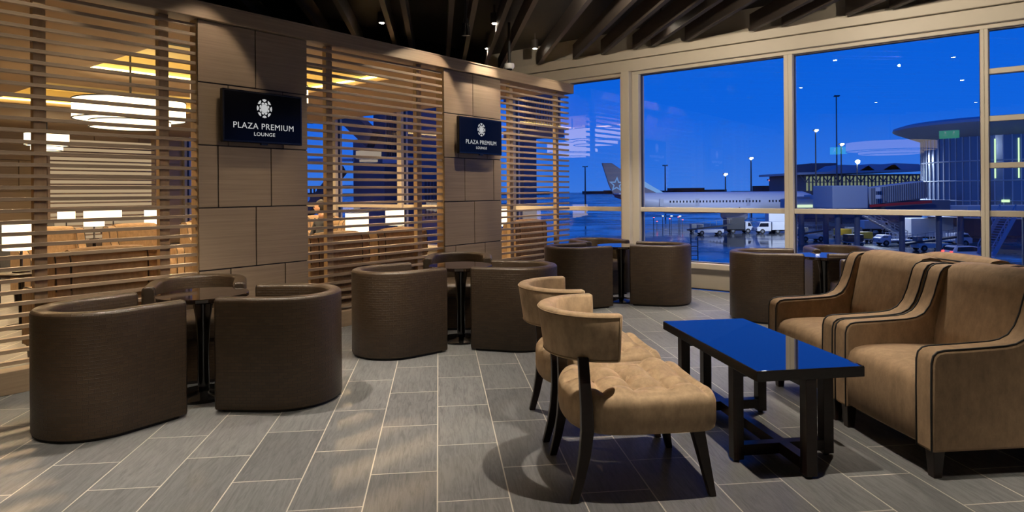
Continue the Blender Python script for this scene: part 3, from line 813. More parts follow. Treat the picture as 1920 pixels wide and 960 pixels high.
# dome camera at the header end
x, s = ray(955, 131); b0 = PB-.01
a_, z_ = hit_b(955, 131, b0)
t = thing('dome_camera', 'white dome security camera on top of the partition header', 'camera', W(a_, b0, 2.835), RA)
m = MB(); m.lathe([(.035, .095), (.062, .09), (.066, .055), (.056, .03), (.046, .022)][::-1], seg=28); m.build('housing', M['white'], t, auto=40)
m = MB(); m.sphere((0, 0, .028), .040, (1, 1, .75)); m.build('dome', M['darkdome'], t, smooth=True)
m = MB(); m.cyl((0, 0, .35), .02, .53, 12); m.build('mount', M['plinth'], t)

# lights washing the partition
for (a, tgt, pw) in ((2.75, (2.0, PB, 1.0), 35), (4.05, (3.4, PB, 1.1), 95), (5.35, (4.6, PB, 1.3), 85), (6.75, (6.1, PB, 1.3), 105), (7.5, (7.1, PB, 1.6), 40), (1.5, (1.0, PB, .9), 30)):
    spot(W(a, 4.45, 3.30), W(*tgt), pw, 74, .25, .012, (1, .83, .62))
for (a, b, tb, e) in ((4.9, 3.1, 4.4, 180), (5.2, 1.5, 1.9, 210), (5.0, -.5, -.2, 180)):  # spots added out of view, without fittings, to brighten the window frames
    spot(W(a, b, 3.12), W(8.1, tb, 2.5), e, 95, .7, .015, (1, .86, .66))
# added unseen spots over the seating, without fittings, brightening the tub chairs
for (a, b, ta, tb, e) in ((2.0, .9, 1.7, 4.6, 110), (3.6, 1.3, 3.7, 4.4, 110), (1.0, 1.8, .6, 4.4, 60), (4.6, .6, 6.2, 3.2, 90)):
    spot(W(a, b, 3.15), W(ta, tb, .3), e, 60, .8, .02, (1, .84, .66))
# added spots, without fittings, for the warm light beyond the partition
for a, b in ((1.5, 7.2), (3.6, 7.4), (5.6, 7.2), (7.0, 7.0), (2.2, 9.6), (4.8, 10.4), (6.6, 9.8), (3.4, 13.5), (6.2, 13.6), (1.0, 12.4)):
    spot(W(a, b, BZ-.01), W(a, b, 0), 300, 158, .6, .03, (1, .68, .36))

# ------------------------------------------------------------------ seated person beyond the middle screen
def person():
    base = at(600, 400, 10.0); base.z = 0
    t = thing('person', 'person with black hair seated in an armchair, seen through the middle screen', 'person', base, RA+pi)
    # local x forward
    V = [(0, 0, .48, .13), (-.04, 0, .66, .125), (-.06, 0, .82, .13), (-.05, 0, .92, .10), (-.035, 0, .985, .048), (-.02, 0, 1.03, .045),
         (.02, .09, .47, .09), (.24, .11, .50, .075), (.42, .12, .50, .058), (.44, .12, .28, .050), (.42, .12, .09, .036), (.50, .125, .05, .038), (.60, .13, .04, .030),
         (.02, -.09, .47, .09), (.24, -.11, .50, .075), (.42, -.12, .50, .058), (.44, -.12, .28, .050), (.42, -.12, .09, .036), (.50, -.125, .05, .038), (.60, -.13, .04, .030),
         (-.05, .16, .89, .058), (-.02, .22, .74, .045), (.03, .25, .62, .038), (.16, .20, .60, .032), (.27, .15, .59, .024),
         (-.05, -.16, .89, .058), (-.02, -.22, .74, .045), (.03, -.25, .62, .038), (.16, -.20, .60, .032), (.27, -.15, .59, .024)]
    E = [(0, 1), (1, 2), (2, 3), (3, 4), (4, 5), (0, 6), (6, 7), (7, 8), (8, 9), (9, 10), (10, 11), (11, 12), (0, 13), (13, 14), (14, 15), (15, 16), (16, 17), (17, 18), (18, 19),
         (3, 20), (20, 21), (21, 22), (22, 23), (23, 24), (3, 25), (25, 26), (26, 27), (27, 28), (28, 29)]
    for s, wr in ((1, 24), (-1, 29)):
        wv = V[wr]; b0 = len(V); V.append((wv[0]+.05, wv[1]-s*.01, wv[2]+.002, .024)); E.append((wr, b0))
        for k, ln in enumerate((.062, .072, .068, .052)):
            yy = wv[1]+s*(-.030+.02*k); i = len(V)
            V.append((wv[0]+.085, yy, wv[2]+.006, .0085)); V.append((wv[0]+.085+ln*.55, yy, wv[2]+.002, .0078)); V.append((wv[0]+.085+ln*.85, yy, wv[2]-.018, .007))
            E += [(b0, i), (i, i+1), (i+1, i+2)]
        i = len(V); V.append((wv[0]+.045, wv[1]-s*.040, wv[2]+.006, .0095)); V.append((wv[0]+.075, wv[1]-s*.052, wv[2]-.002, .008)); E += [(b0, i), (i, i+1)]
    me = bpy.data.meshes.new('body'); me.from_pydata([v[:3] for v in V], E, []); me.materials.append(M['shirt'])
    o = bpy.data.objects.new('body', me); col.objects.link(o); o.parent = t
    md = o.modifiers.new('skin', 'SKIN'); md.use_smooth_shade = True
    for i, v in enumerate(V): me.skin_vertices[0].data[i].radius = (v[3], v[3])
    me.skin_vertices[0].data[0].use_root = True
    sb = o.modifiers.new('sub', 'SUBSURF'); sb.levels = 1; sb.render_levels = 2
    # head, turned left of the camera
    m = MB(); m.sphere((-.005, 0, 1.145), .093, (1.02, .84, 1.22), 28, 20)
    for v in m.bm.verts:
        x, y, z = v.co; zr = (z-1.145)/.113
        if x > 0:
            v.co.x += .012*math.exp(-((zr+.05)/.16)**2-(y/.012)**2)*1.6 + .006*math.exp(-((zr+.75)/.2)**2-(y/.03)**2)
            v.co.x -= .006*math.exp(-((zr-.08)/.12)**2-((abs(y)-.032)/.016)**2)
            v.co.x += .004*math.exp(-((zr+.42)/.07)**2-(y/.025)**2)
        if zr < -.2: v.co.y *= 1-.25*min(1, -zr-.2)
    for s in (-1, 1): m.sphere((-.005, s*.080, 1.14), .026, (.6, .35, 1.1), 10, 8)
    m.cyl((-.025, 0, 1.03), .050, .12, 20)
    hd = m.build('head', M['skin'], t, smooth=True)
    m = MB()
    for s in (-1, 1): m.sphere((.083, s*.031, 1.156), .009, (.6, 1.2, .7), 10, 8)
    m.build('eye', M['hair'], hd, smooth=True)
    m = MB(); m.sphere((-.022, 0, 1.172), .101, (1.0, .88, 1.08), 26, 18)
    bmesh.ops.delete(m.bm, geom=[v for v in m.bm.verts if (v.co.x > .02 and v.co.z < 1.195) or v.co.z < 1.09], context='VERTS')
    h = m.build('hair', M['hair'], t, smooth=True); sd = h.modifiers.new('s', 'SOLIDIFY'); sd.thickness = .008
    for q_ in (hd, h): q_.rotation_euler[2] = -.85
    t.scale = (.93, .93, .93)
    return t
per = person()
per.location.z = 0.0
pa, pb = AB(per.location)
acr(pa-.40, pb, 180, 'tan armchair in which the person sits')
# keep the sitter facing the same way as the chair

# ------------------------------------------------------------------ outside: airport apron at dusk
GZ = -7.0
def gnd(px, py): return ground(px, py, GZ)
wet, nt, b = new_mat('wet_tarmac'); L = nt.links.new
tc = N(nt, 'ShaderNodeTexCoord'); n1 = N(nt, 'ShaderNodeTexNoise'); n1.inputs['Scale'].default_value = .05; n1.inputs['Detail'].default_value = 6; n1.inputs['Roughness'].default_value = .65
L(tc.outputs['Object'], n1.inputs['Vector'])
r = N(nt, 'ShaderNodeValToRGB'); r.color_ramp.elements[0].position = .42; r.color_ramp.elements[1].position = .60
r.color_ramp.elements[0].color = (.06, .06, .06, 1); r.color_ramp.elements[1].color = (.34, .34, .34, 1)
L(n1.outputs['Fac'], r.inputs['Fac']); L(r.outputs['Color'], b.inputs['Roughness'])
b.inputs['Base Color'].default_value = (.05, .055, .065, 1); b.inputs['IOR'].default_value = 1.45
n2 = N(nt, 'ShaderNodeTexNoise'); n2.inputs['Scale'].default_value = .8; n2.inputs['Detail'].default_value = 3; L(tc.outputs['Object'], n2.inputs['Vector'])
bp = N(nt, 'ShaderNodeBump'); bp.inputs['Strength'].default_value = .10; bp.inputs['Distance'].default_value = .05
L(n2.outputs['Fac'], bp.inputs['Height']); L(bp.outputs['Normal'], b.inputs['Normal'])
m = MB(); m.span((-1500, 8.6, GZ-.5), (1500, 2500, GZ)); m.build('ground', wet)['kind'] = 'structure'

M['planewhite'] = plain('aircraft_white', (.62, .64, .70), .35)
M['planeblue'] = plain('aircraft_dark_blue', (.03, .035, .11), .4)
M['paneglass'] = plain('dark_windows', (.01, .012, .02), .15)
M['starblue'] = plain('star_light_blue', (.25, .55, .70), .4)
M['vwhite'] = plain('vehicle_white', (.60, .61, .64), .4)
M['vgrey'] = plain('vehicle_grey', (.16, .17, .19), .5)
M['vdark'] = plain('vehicle_dark', (.03, .032, .04), .5)
M['tyre'] = plain('tyre_rubber', (.012, .012, .012), .8)
M['jet'] = plain('jet_bridge_grey', (.36, .40, .48), .55)
M['jetdark'] = plain('jet_bridge_dark', (.09, .10, .14), .6)
M['red'] = plain('red_stripe', (.45, .02, .015), .5)
M['yellow'] = plain('yellow_paint', (.55, .35, .02), .5)
M['steel'] = plain('galvanised_steel', (.30, .31, .34), .45, .4)
M['mastm'] = plain('mast_grey', (.05, .05, .06), .5)
M['lampw'] = emis('apron_lamp', (1, .93, .75), 14)
M['lampbig'] = emis('apron_flood', (.9, 1, .85), 120)
M['lampred'] = emis('red_lamp', (1, .08, .04), 9)
M['lampyel'] = emis('yellow_sign', (.9, .95, .10), 2.6)
M['tail'] = emis('tail_light', (1, .05, .04), 4)
M['winlit'] = emis('lit_terminal_glass', (.66, .80, .55), .30)
M['strip'] = emis('green_white_strip', (.65, 1, .55), 1.3)
M['roofg'] = plain('terminal_roof', (.30, .36, .45), .5)
M['hill'] = plain('distant_land', (.02, .025, .035), .9)

# distant shore and hills
m = MB(); poly = []
xs_ = [-1300+i*50 for i in range(60)]
for i, x in enumerate(xs_):
    h = 5+4*sin(i*1.7)+3*sin(i*.61)+ (9 if 560 < x < 760 else 0)
    m.box((x, 1500, GZ+h/2), (70, 60, h))
m.build('hills', M['hill'])['kind'] = 'structure'

# aircraft parked side on
YA = 172
def PX(px, Y): return ray(px, 360)[0]*Y
t = thing('aircraft', 'long white airliner with dark tail and star emblem parked beyond the apron', 'airplane', (0, 0, 0))
X0, X1 = PX(1152, YA), PX(1530, YA)
Lf = X1-X0; zc = -2.2
secs = []; prof = [(0, .25, 1.9), (.03, .7, 1.75), (.08, 1.35, 1.35), (.15, 2.05, .70), (.22, 2.55, .22), (.30, 2.82, 0), (.55, 2.82, 0), (.93, 2.82, 0), (.97, 2.3, -.2), (.99, 1.5, -.5), (1.0, .4, -.7)]
for (q, rr, dz) in prof:
    secs.append([Vector((X0+Lf*q, YA+rr*cos(2*pi*k/28), zc+dz+rr*sin(2*pi*k/28))) for k in range(28)])
m = MB(); m.sweep(secs[2:]); m.build('fuselage', M['planewhite'], t, smooth=True)
m = MB(); m.sweep(secs[:3]); m.build('tail_cone', M['planeblue'], t, smooth=True)
# painted rear livery band
def quad3(mb, P, th): mb.prism([(x, z) for x, z in P], YA-th/2, YA+th/2, lambda v: Vector((v.x, v.z, v.y)))
def pz(px, py, Y=YA): p = at(px, py, Y); return (p.x, p.z)
m = MB(); m.prism([pz(1128, 306), pz(1147, 306), pz(1178, 327), pz(1206, 341), pz(1222, 352), pz(1243, 362), pz(1240, 372), pz(1170, 376), pz(1150, 366), pz(1141, 346)], YA-.25, YA+.25, lambda v: Vector((v.x, v.z, v.y)))
fin = m.build('tail_fin', M['planeblue'], t, bevel=.1)
m = MB(); m.prism([pz(1196, 334), pz(1206, 339), pz(1224, 350), pz(1245, 362), pz(1232, 362), pz(1206, 350)], YA-.32, YA+.32, lambda v: Vector((v.x, v.z, v.y))); m.build('fin_leading_edge', M['starblue'], t)
cxs, czs = pz(1156, 346); cxs += 0
def star(R1, R2, k0): return [(cxs+(R1 if i % 2 == 0 else R2)*sin(pi*i/5+k0), czs+(R1 if i % 2 == 0 else R2)*cos(pi*i/5+k0)) for i in range(10)]
m = MB(); so = star(2.15, .95, .05); si = star(1.35, .58, .05)
for i in range(10):
    j = (i+1) % 10; m.prism([so[i], so[j], si[j], si[i]], YA-.40, YA-.27, lambda v: Vector((v.x, v.z, v.y)))
m.build('star_emblem', M['starblue'], fin)
m = MB(); m.prism([(PX(1150, YA), YA-1.2), (PX(1192, YA), YA-1.5), (PX(1165, YA), YA-9), (PX(1150, YA), YA-9)], .2, .45); m.build('tailplane', M['planewhite'], t, bevel=.05)
m = MB(); m.prism([(PX(1300, YA), YA-2.2), (PX(1420, YA), YA-2.2), (PX(1330, YA), YA-24), (PX(1305, YA), YA-24)], -4.1, -3.7); m.build('wing', M['planewhite'], t, bevel=.1)
m = MB(); ex = PX(1352, YA-9)
m.lathe([(.7, 0), (1.25, .8), (1.45, 3.0), (1.5, 5.4), (1.35, 6.2), (1.1, 6.1)], seg=28)
for v in m.bm.verts: v.co = Vector((ex+v.co.z, YA-9+v.co.x, -5.1+v.co.y))
m.build('engine', M['planewhite'], t, smooth=True)
m = MB(); k = 0; x = PX(1252, YA)
while x < PX(1500, YA):
    gap = (k % 30) > 27
    if not gap: m.box((x, YA-2.80, zc+.35), (.34, .12, .55))
    x += .86; k += 1
m.build('cabin_windows', M['paneglass'], t)
m = MB()
for px in (1236, 1302, 1396, 1462): m.box((PX(px, YA), YA-2.80, zc+.15), (1.0, .1, 1.9))
m.build('cabin_door', plain('door_grey', (.45, .47, .52), .4), t)
for px, dy in ((1380, -2.5), (1380, 2.5), (1500, 0)):
    m = MB(); m.cyl((PX(px, YA), YA+dy, GZ+.65), .65, .5, 20, rot=Matrix.Rotation(pi/2, 3, 'X')); m.cyl((PX(px, YA), YA+dy, -4.9), .15, 3, 10); m.build('landing_gear', M['tyre'], t)

# light masts
def mast(px, pyt, Y, label, head='lamp', big=False):
    p = at(px, pyt, Y)
    t = thing('light_mast', label, 'light mast', (p.x, Y, GZ), 0, 'apron light masts')
    H = p.z-GZ; w = max(.10, Y*.0011)
    m = MB(); m.cyl((0, 0, H/2), w*1.2, H, 10, r2=w*.7); m.build('pole', M['mastm'], t)
    m = MB(); s = Y/1220
    m.box((0, 0, H), (10*s, .3, .8*s))
    for k in (-4, -1.5, 1.5, 4): m.box((k*s, -.2, H+1.2*s), (1.6*s, .3, 1.6*s))
    m.build('lamp_bracket', M['mastm'], t)
    if head:
        m = MB()
        if head == 'red': m.sphere((0, -.2, H), 1.6*s)
        else:
            m.sphere((-.8*s, -.5, H-.5*s), (2.4 if not big else 3.6)*s, (1, 1, 1), 12, 8)
            if not big: m.sphere((2.4*s, -.5, H+.5*s), 1.4*s, (1, 1, 1), 12, 8)
        m.build('lamp_head', {'lamp': M['lampw'], 'red': M['lampred'], 'big': M['lampbig']}[head if not big else 'big'], t, smooth=True)
mast(1097, 313, 330, 'thin unlit mast left of the aircraft tail', None)
mast(1247, 311, 330, 'thin unlit mast right of the aircraft tail', None)
mast(1360, 327, 290, 'lit mast behind the aircraft, shorter and left of the pair')
mast(1408, 297, 290, 'lit mast behind the aircraft, taller of the pair')
mast(1443, 338, 420, 'mast with a small red light beyond the aircraft', 'red')
mast(1529, 245, 150, 'lit mast left of the tallest mast')
mast(1568, 181, 95, 'tallest mast with a cluster of unlit floodlights', None)
mast(1577, 271, 150, 'lit mast standing close behind the tallest mast')
mast(1607, 303, 140, 'mast with the brightest starry floodlight over the terminal', 'lamp', True)

# small coloured lights over the apron
def blob(px, py, Y, mat, name, label, cat='light', w=.5):
    p = at(px, py, Y); s = Y/1220
    t = thing(name, label, cat, (p.x, p.y, GZ))
    m = MB(); m.box((0, 0, p.z-GZ), (w*2*s*3, .3, w*2*s)); m.build('lit_face', mat, t, bevel=.02)
    m = MB(); m.cyl((0, .2, (p.z-GZ)/2), .06, p.z-GZ-.0, 8); m.build('post', M['mastm'], t)
blob(1406, 362, 196, M['lampyel'], 'yellow_sign', 'yellow lit gate sign left over the aircraft roof', 'sign', 1.2)
blob(1464, 361, 196, M['lampyel'], 'yellow_sign', 'yellow lit gate sign at right over the aircraft roof', 'sign', 1.2)
for k, (px, py) in enumerate(((1226, 408), (1243, 405), (1256, 410), (1272, 407), (1280, 412), (1232, 415))):
    blob(px, py, 118+k*4, M['lampred'] if k not in (1,) else M['lampw'], 'marker_light', ('red marker light on the apron below the aircraft tail', 'white marker light among red ones on the apron', 'red marker light on the apron, third from the left', 'red marker light on the apron, fourth from the left', 'rightmost red marker light on the apron', 'lowest red marker light on the apron')[k], 'light', .35)
for k, px in enumerate((1259, 1275)): blob(px, 405, 128, M['lampw'], 'marker_light', ('white marker light whose reflection streaks the wet apron, left one', 'white marker light whose reflection streaks the wet apron, right one')[k], 'light', .5)

# far terminal with lit glass front
Y = 185
t = thing('terminal_building', 'long far terminal with lit glass front and hipped roof lights', 'building', (0, 0, 0))
xa, xb = PX(1508, Y), PX(1728, Y)
zt = at(1600, 325, Y).z; zb = at(1600, 357, Y).z
m = MB(); m.span((xa, Y, GZ), (xb, Y+25, zt-.3)); m.build('body', M['jetdark'], t)
m = MB(); m.span((xa+.3, Y-.15, zb), (xb-.3, Y-.02, zt-.8)); m.build('glass_front', M['winlit'], t)
m = MB(); k = 0; x = xa
while x < xb:
    m.span((x, Y-.5, zb-4), (x+.32, Y-.16, zt-.4))
    if k % 3 == 0:
        m.bar((x+.1, Y-.6, zt-2.5), (x+1.6, Y-.6, zt-.5), .25, .25); m.bar((x+.1, Y-.6, zt-2.5), (x-1.4, Y-.6, zt-.5), .25, .25)
    x += 1.05; k += 1
m.span((xa, Y-.3, (zb+zt)/2-.12), (xb, Y-.16, (zb+zt)/2+.1))
m.build('mullions', M['jetdark'], t)
m = MB(); m.prism([(xa-3, Y-3), (xb, Y-3), (xb, Y+26), (xa-3, Y+26)], zt-.3, zt+.35, lambda v: Vector((v.x, v.y, v.z+(v.x-xa)*.022)))
m.build('roof', M['roofg'], t)
for (px, w) in ((1600, 5.5), (1655, 5), (1700, 5)):
    x = PX(px, Y); zz_ = zt+(x-xa)*.022
    m = MB(); m.prism([(-w*.9, 0), (w*1.6, 0), (w*1.2, 1.7), (-w*.2, 2.0)], 0, 10, lambda v: Vector((x+v.x, Y+4+v.z, zz_+.3+v.y))); m.build('roof_monitor', M['roofg'], t)
m = MB(); m.span((PX(1522, Y+30), Y+30, GZ), (PX(1568, Y+30), Y+45, at(1540, 306, Y+30).z)); tag(m.build('plant_room', M['jetdark']), 'dark square block rising behind the far terminal', 'building')

# curved terminal at right
t = thing('rotunda_terminal', 'round glass terminal with wide overhanging curved roof at the right', 'building', (74.0, 97, GZ))
m = MB(); m.lathe([(11, 3.9), (11, 16.0)], seg=72); m.build('glass_drum', plain('rotunda_glass', (.14, .18, .26), .15, .3), t, smooth=False)
m = MB()
for k in range(72):
    an = 2*pi*k/72; m.box((11.06*cos(an), 11.06*sin(an), 9.95), (.10, .14, 12.1), rz=an)
for z in (4.0, 6.4, 9.2, 12): m.tube([(11.08*cos(2*pi*k/72), 11.08*sin(2*pi*k/72), z) for k in range(72)], .10, 5, closed=True)
m.build('mullions', M['jet'], t)
m = MB()
for an in (-2.35, -2.12, -1.9, -1.68, -1.46): m.box((11.15*cos(an), 11.15*sin(an), 12.2), (.12, .16, 5.4), rz=an)
m.build('light_strip', M['strip'], t)
m = MB()
for an in (-2.25, -2.0, -1.93, -1.75, -1.55): m.box((11.2*cos(an), 11.2*sin(an), 6.4), (.14, .9, .35), rz=an)
m.build('light_fitting', M['strip'], t)
m = MB(); m.lathe([(10.5, 15.2), (14.6, 16.9), (14.9, 17.15), (14.8, 17.5), (13.5, 17.9), (3, 18.6)], seg=90); m.build('roof', M['roofg'], t, auto=30)
# low wing below the rotunda
m = MB(); m.span((74, 110, GZ), (160, 116, -3.3)); tag(m.build('service_wing', M['jetdark'], bevel=.05), 'low dark service wing below the round terminal', 'building')
t = thing('service_road_deck', 'raised roadway deck in front of the round terminal', 'deck', (0, 0, 0))
m = MB(); m.span((PX(1792, 80), 78, -1.75), (120, 82, -.95)); m.build('deck', M['jet'], t, bevel=.05)
m = MB()
for k in range(8): m.cyl((PX(1800, 80)+k*8, 80, (GZ-1.75)/2), .35, -1.75-GZ, 12)
m.build('columns', M['jetdark'], t)

# jet bridges
t = thing('jet_bridge', 'big blue-grey jet bridge with red stripe in front of the far terminal', 'jet bridge', (0, 0, 0))
Y = 76
def bx3(px0, px1, py0, py1, Y, d): a0 = at(px0, py0, Y); a1 = at(px1, py1, Y); return (a0.x, Y, a1.z), (a1.x, Y+d, a0.z)
m = MB(); m.span(*bx3(1561, 1628, 348, 391, Y, 5)); m.build('cab', M['jet'], t, bevel=.1)
m = MB()
A0 = at(1628, 362, Y+1); B0 = at(1776, 350, Y-4)
m.bar((A0.x, Y+2, A0.z-.4), (B0.x, Y+1, B0.z-.3), 3.0, 2.0); m.build('tunnel', M['jet'], t, bevel=.06)
m = MB(); k = 0
while k < 26:
    f = (k+.5)/26; m.box((A0.x+(B0.x-A0.x)*f, Y+.45-f*1.0, A0.z-.4+(B0.z+.1-A0.z)*f), (.09, .12, 1.9)); k += 1
m.build('corrugation', M['jetdark'], t)
A1 = at(1626, 386, Y); B1 = at(1740, 378, Y)
m = MB(); m.bar((A1.x, Y-.6, A1.z), (B1.x, Y-.6, B1.z), .25, .30); m.build('red_rail', M['red'], t)
m = MB(); m.span(*bx3(1660, 1782, 376, 399, Y+.2, 3)); m.build('lower_tunnel', M['jetdark'], t, bevel=.05)
for px in (1578, 1615, 1700, 1770):
    m = MB(); x = PX(px, Y+1); m.cyl((x, Y+2, (GZ-1.2)/2), .32, 5.9, 14); m.build('support_column', M['jetdark'], t)
m = MB()
for px, py in ((1646, 355), (1646, 369)): q = at(px, py, Y-.5); m.box((q.x, Y-.55, q.z), (.55, .08, .45))
m.build('notice', M['vwhite'], t)
t = thing('jet_bridge', 'second pale jet bridge end beside the window mullion, with lit underside', 'jet bridge', (0, 0, 0))
m = MB(); m.span(*bx3(1494, 1532, 374, 391, 95, 6)); m.build('cab', M['jet'], t, bevel=.1)
m = MB(); m.span(*bx3(1494, 1524, 384, 389, 94.8, .1)); m.build('lit_panel', emis('jet_lit', (.8, 1, .7), 1.0), t)
m = MB(); m.span(*bx3(1530, 1566, 366, 395, 94, 4)); m.build('rotunda', M['jet'], t, bevel=.1)
m = MB(); m.span(*bx3(1496, 1560, 369, 376, 96, 4)); m.build('roof_rail', M['steel'], t, bevel=.05)
for px in (1502, 1548): m = MB(); m.cyl((PX(px, 96), 96, (GZ-1.6)/2), .4, 5.5, 14); m.build('support_column', M['jetdark'], t)

# passenger steps
def steps(P0, P1, Y, w, mat, label, rail=True):
    t = thing('boarding_steps', label, 'stairs', (0, 0, 0))
    A, B = at(*P0, Y), at(*P1, Y)
    for s in (0, w):
        m = MB(); m.bar((A.x, Y+s, A.z), (B.x, Y+s, B.z), .12, .35); m.build('stringer', mat, t)
        m = MB(); m.bar((A.x, Y+s, A.z+1.0), (B.x, Y+s, B.z+1.0), .07, .07)
        for k in range(7): f = k/6; m.box((A.x+(B.x-A.x)*f, Y+s, A.z+(B.z-A.z)*f+.5), (.06, .06, 1.0))
        m.build('handrail', mat, t)
    m = MB(); n = 16
    for k in range(n): f = (k+.5)/n; m.box((A.x+(B.x-A.x)*f, Y+w/2, A.z+(B.z-A.z)*f), (.32, w-.14, .05))
    m.build('treads', mat, t)
    return t
steps((1628, 405), (1702, 446), 100, 1.6, M['steel'], 'steel stairway descending diagonally below the jet bridge')
steps((1905, 403), (1862, 480), 62, 2.0, M['jet'], 'blue-lit stairway at the right edge beyond the narrow panes')

# vehicles
def wheel(m, x, y, r, w=.22): m.cyl((x, y, r), r, w, 18, rot=Matrix.Rotation(pi/2, 3, 'X'))
def wheels(t, xs, r, hw):
    for x in xs:
        for s in (-1, 1):
            m = MB(); wheel(m, x, s*hw, r); o = m.build('wheel', M['tyre'], t, auto=40)
            m = MB(); m.cyl((x, s*(hw+.115), r), r*.5, .02, 12, rot=Matrix.Rotation(pi/2, 3, 'X')); m.build('hub_cap', M['vgrey'], o)
def profile(m, P, w): m.prism(P, -w/2, w/2, lambda v: Vector((v.x, v.z, v.y)))
def suv(px, py, label, rz=0):
    p = gnd(px, py); t = thing('car', label, 'car', p, rz)
    m = MB(); profile(m, [(-2.35, .35), (2.35, .35), (2.4, .8), (2.2, 1.0), (1.3, 1.1), (.6, 1.62), (-.2, 1.75), (-1.9, 1.72), (-2.3, 1.15), (-2.4, .75)], 1.85); m.build('body', M['vwhite'], t, bevel=.08)
    m = MB(); profile(m, [(-1.85, 1.14), (1.05, 1.14), (.55, 1.54), (-.2, 1.66), (-1.75, 1.62)], 1.88); m.build('side_windows', M['paneglass'], t)
    m = MB(); m.box((-2.05, 0, 1.4), (.4, 1.5, .35)); m.build('rear_window', M['paneglass'], t)
    wheels(t, (-1.45, 1.45), .36, .86)
    for s in (-1, 1): m = MB(); m.box((-2.36, s*.72, 1.0), (.12, .3, .32)); m.build('tail_light', M['tail'], t)
    for s in (-1, 1): m = MB(); m.box((-.7, s*.7, 1.80), (2.0, .05, .06)); m.build('roof_rail', M['vdark'], t)
def truck(px, py, label, L=7.0, H=3.2, mat=None, cab=1.9, box=True, rz=0, sc=1.0, name='box_truck', cabh=2.3):
    p = gnd(px, py); t = thing(name, label, 'truck', p, rz); t.scale = (sc, sc, sc)
    mat = mat or M['vwhite']; x1 = L/2
    m = MB(); profile(m, [(x1-cab, .5), (x1, .5), (x1+.02, 1.2), (x1-.25, 1.35), (x1-.6, cabh), (x1-cab, cabh)], 2.1); c = m.build('cab', M['vwhite'], t, bevel=.07)
    m = MB(); profile(m, [(x1-cab+.5, 1.35), (x1-.33, 1.35), (x1-.62, cabh-.2), (x1-cab+.5, cabh-.2)], 2.14); m.build('cab_window', M['paneglass'], c)
    m = MB(); m.box((-.1, 0, .6), (L-.4, 1.0, .25)); m.build('chassis', M['vdark'], t)
    if box:
        m = MB(); m.box((-cab/2-.08, 0, .75+(H-.75)/2), (L-cab-.15, 2.3, H-.75)); m.build('cargo_box', mat, t, bevel=.04)
    else:
        m = MB(); m.box((-cab/2-.05, 0, .85), (L-cab-.15, 2.2, .2))
        for k in range(6):
            for s in (-1, 1): m.box((-x1+.15+k*(L-cab-.4)/5, s*1.0, 1.45), (.06, .06, 1.1))
        for s in (-1, 1):
            for z in (1.4, 2.0): m.box((-cab/2-.05, s*1.0, z), (L-cab-.2, .06, .07))
        m.build('cargo_cage', mat, t)
    wheels(t, (-L/2+1.2, L/2-1.0), .46, .95)
    for s in (-1, 1): m = MB(); m.box((x1+.02, s*.8, .85), (.06, .28, .16)); m.build('headlight', M['exitw'] if sc > 2 else M['vgrey'], t)
suv(1815, 489, 'white estate car with red tail lights at the foot of the right window')
truck(1752, 452, 'long white box truck parked beyond the white pickup', 8.5, 3.6)
truck(1782, 462, 'white pickup with ladder rack in front of the long white box truck', 4.8, 2.0, None, 2.4, False, 0, 1.0, 'pickup_truck', 1.9)
truck(1676, 460, 'small white tug with a caged baggage cart', 5.6, 2.2, None, 1.8, False, pi, .9, 'baggage_tug', 1.7)
truck(1441, 438, 'white tanker style truck under the aircraft, facing right', 5.0, 2.2, None, 2.6, True, pi, 1.0, 'service_truck', 2.2)
truck(1384, 437, 'dark container truck under the aircraft engine', 5.0, 3.0, M['vdark'], 1.5, True, 0, 1.0, 'container_truck', 2.2)
truck(1462, 436, 'tall white catering truck close to the left mullion', 6.0, 5.0, None, 1.8, True, 0, .8, 'catering_truck', 2.4)
truck(1640, 436, 'white van parked below the diagonal stairway', 5.0, 2.3, None, 1.6, True, 0, 1.0, 'van', 2.1)
def loader(px, py, label, L=8.0):
    p = gnd(px, py); t = thing('belt_loader', label, 'baggage loader', p)
    m = MB(); m.box((0, 0, .7), (L*.6, 1.8, .6)); m.build('chassis', M['vwhite'], t, bevel=.05)
    m = MB(); m.bar((-L/2, 0, .9), (L/2, 0, 1.8), .9, .25); m.build('belt', M['vdark'], t)
    m = MB(); m.box((-L*.2, .5, 1.3), (.9, .8, 1.1)); m.build('driver_seat_box', M['vgrey'], t, bevel=.05)
    m = MB()
    for k in range(7): m.box((-L/2+.5+k*(L-1)/6, -.5, 1.7+k*.12), (.05, .05, .9))
    m.bar((-L/2, -.5, 2.0), (L/2, -.5, 2.9), .05, .06); m.build('guard_rail', M['steel'], t)
    wheels(t, (-L*.2, L*.2), .4, .85)
loader(1330, 440, 'belt loader standing left of the container truck on the wet apron')
loader(1520, 452, 'belt loader below the second jet bridge, just right of the mullion', 6)
loader(1745, 470, 'belt loader in front of the white pickup, left of the estate car', 7)
def cart(px, py, label, mat):
    p = gnd(px, py); t = thing('baggage_cart', label, 'cart', p)
    m = MB(); m.box((0, 0, .55), (2.6, 1.5, .15)); m.build('bed', M['steel'], t)
    m = MB(); m.box((0, 0, 1.15), (2.3, 1.4, 1.0)); m.build('crate', mat, t, bevel=.05)
    wheels(t, (-.9, .9), .24, .6)
cart(1580, 448, 'yellow baggage cart below the big jet bridge', M['yellow'])
cart(1600, 444, 'grey baggage cart right of the yellow one', M['vgrey'])
cart(1600, 461, 'dark baggage cart left of the yellow one', M['vdark'])
cart(1306, 436, 'grey baggage cart at the left of the belt loader under the aircraft', M['vgrey'])
cart(1500, 444, 'dark baggage cart half behind the mullion', M['vdark'])
cart(1618, 455, 'yellow baggage cart nearest the caged tug', M['yellow'])
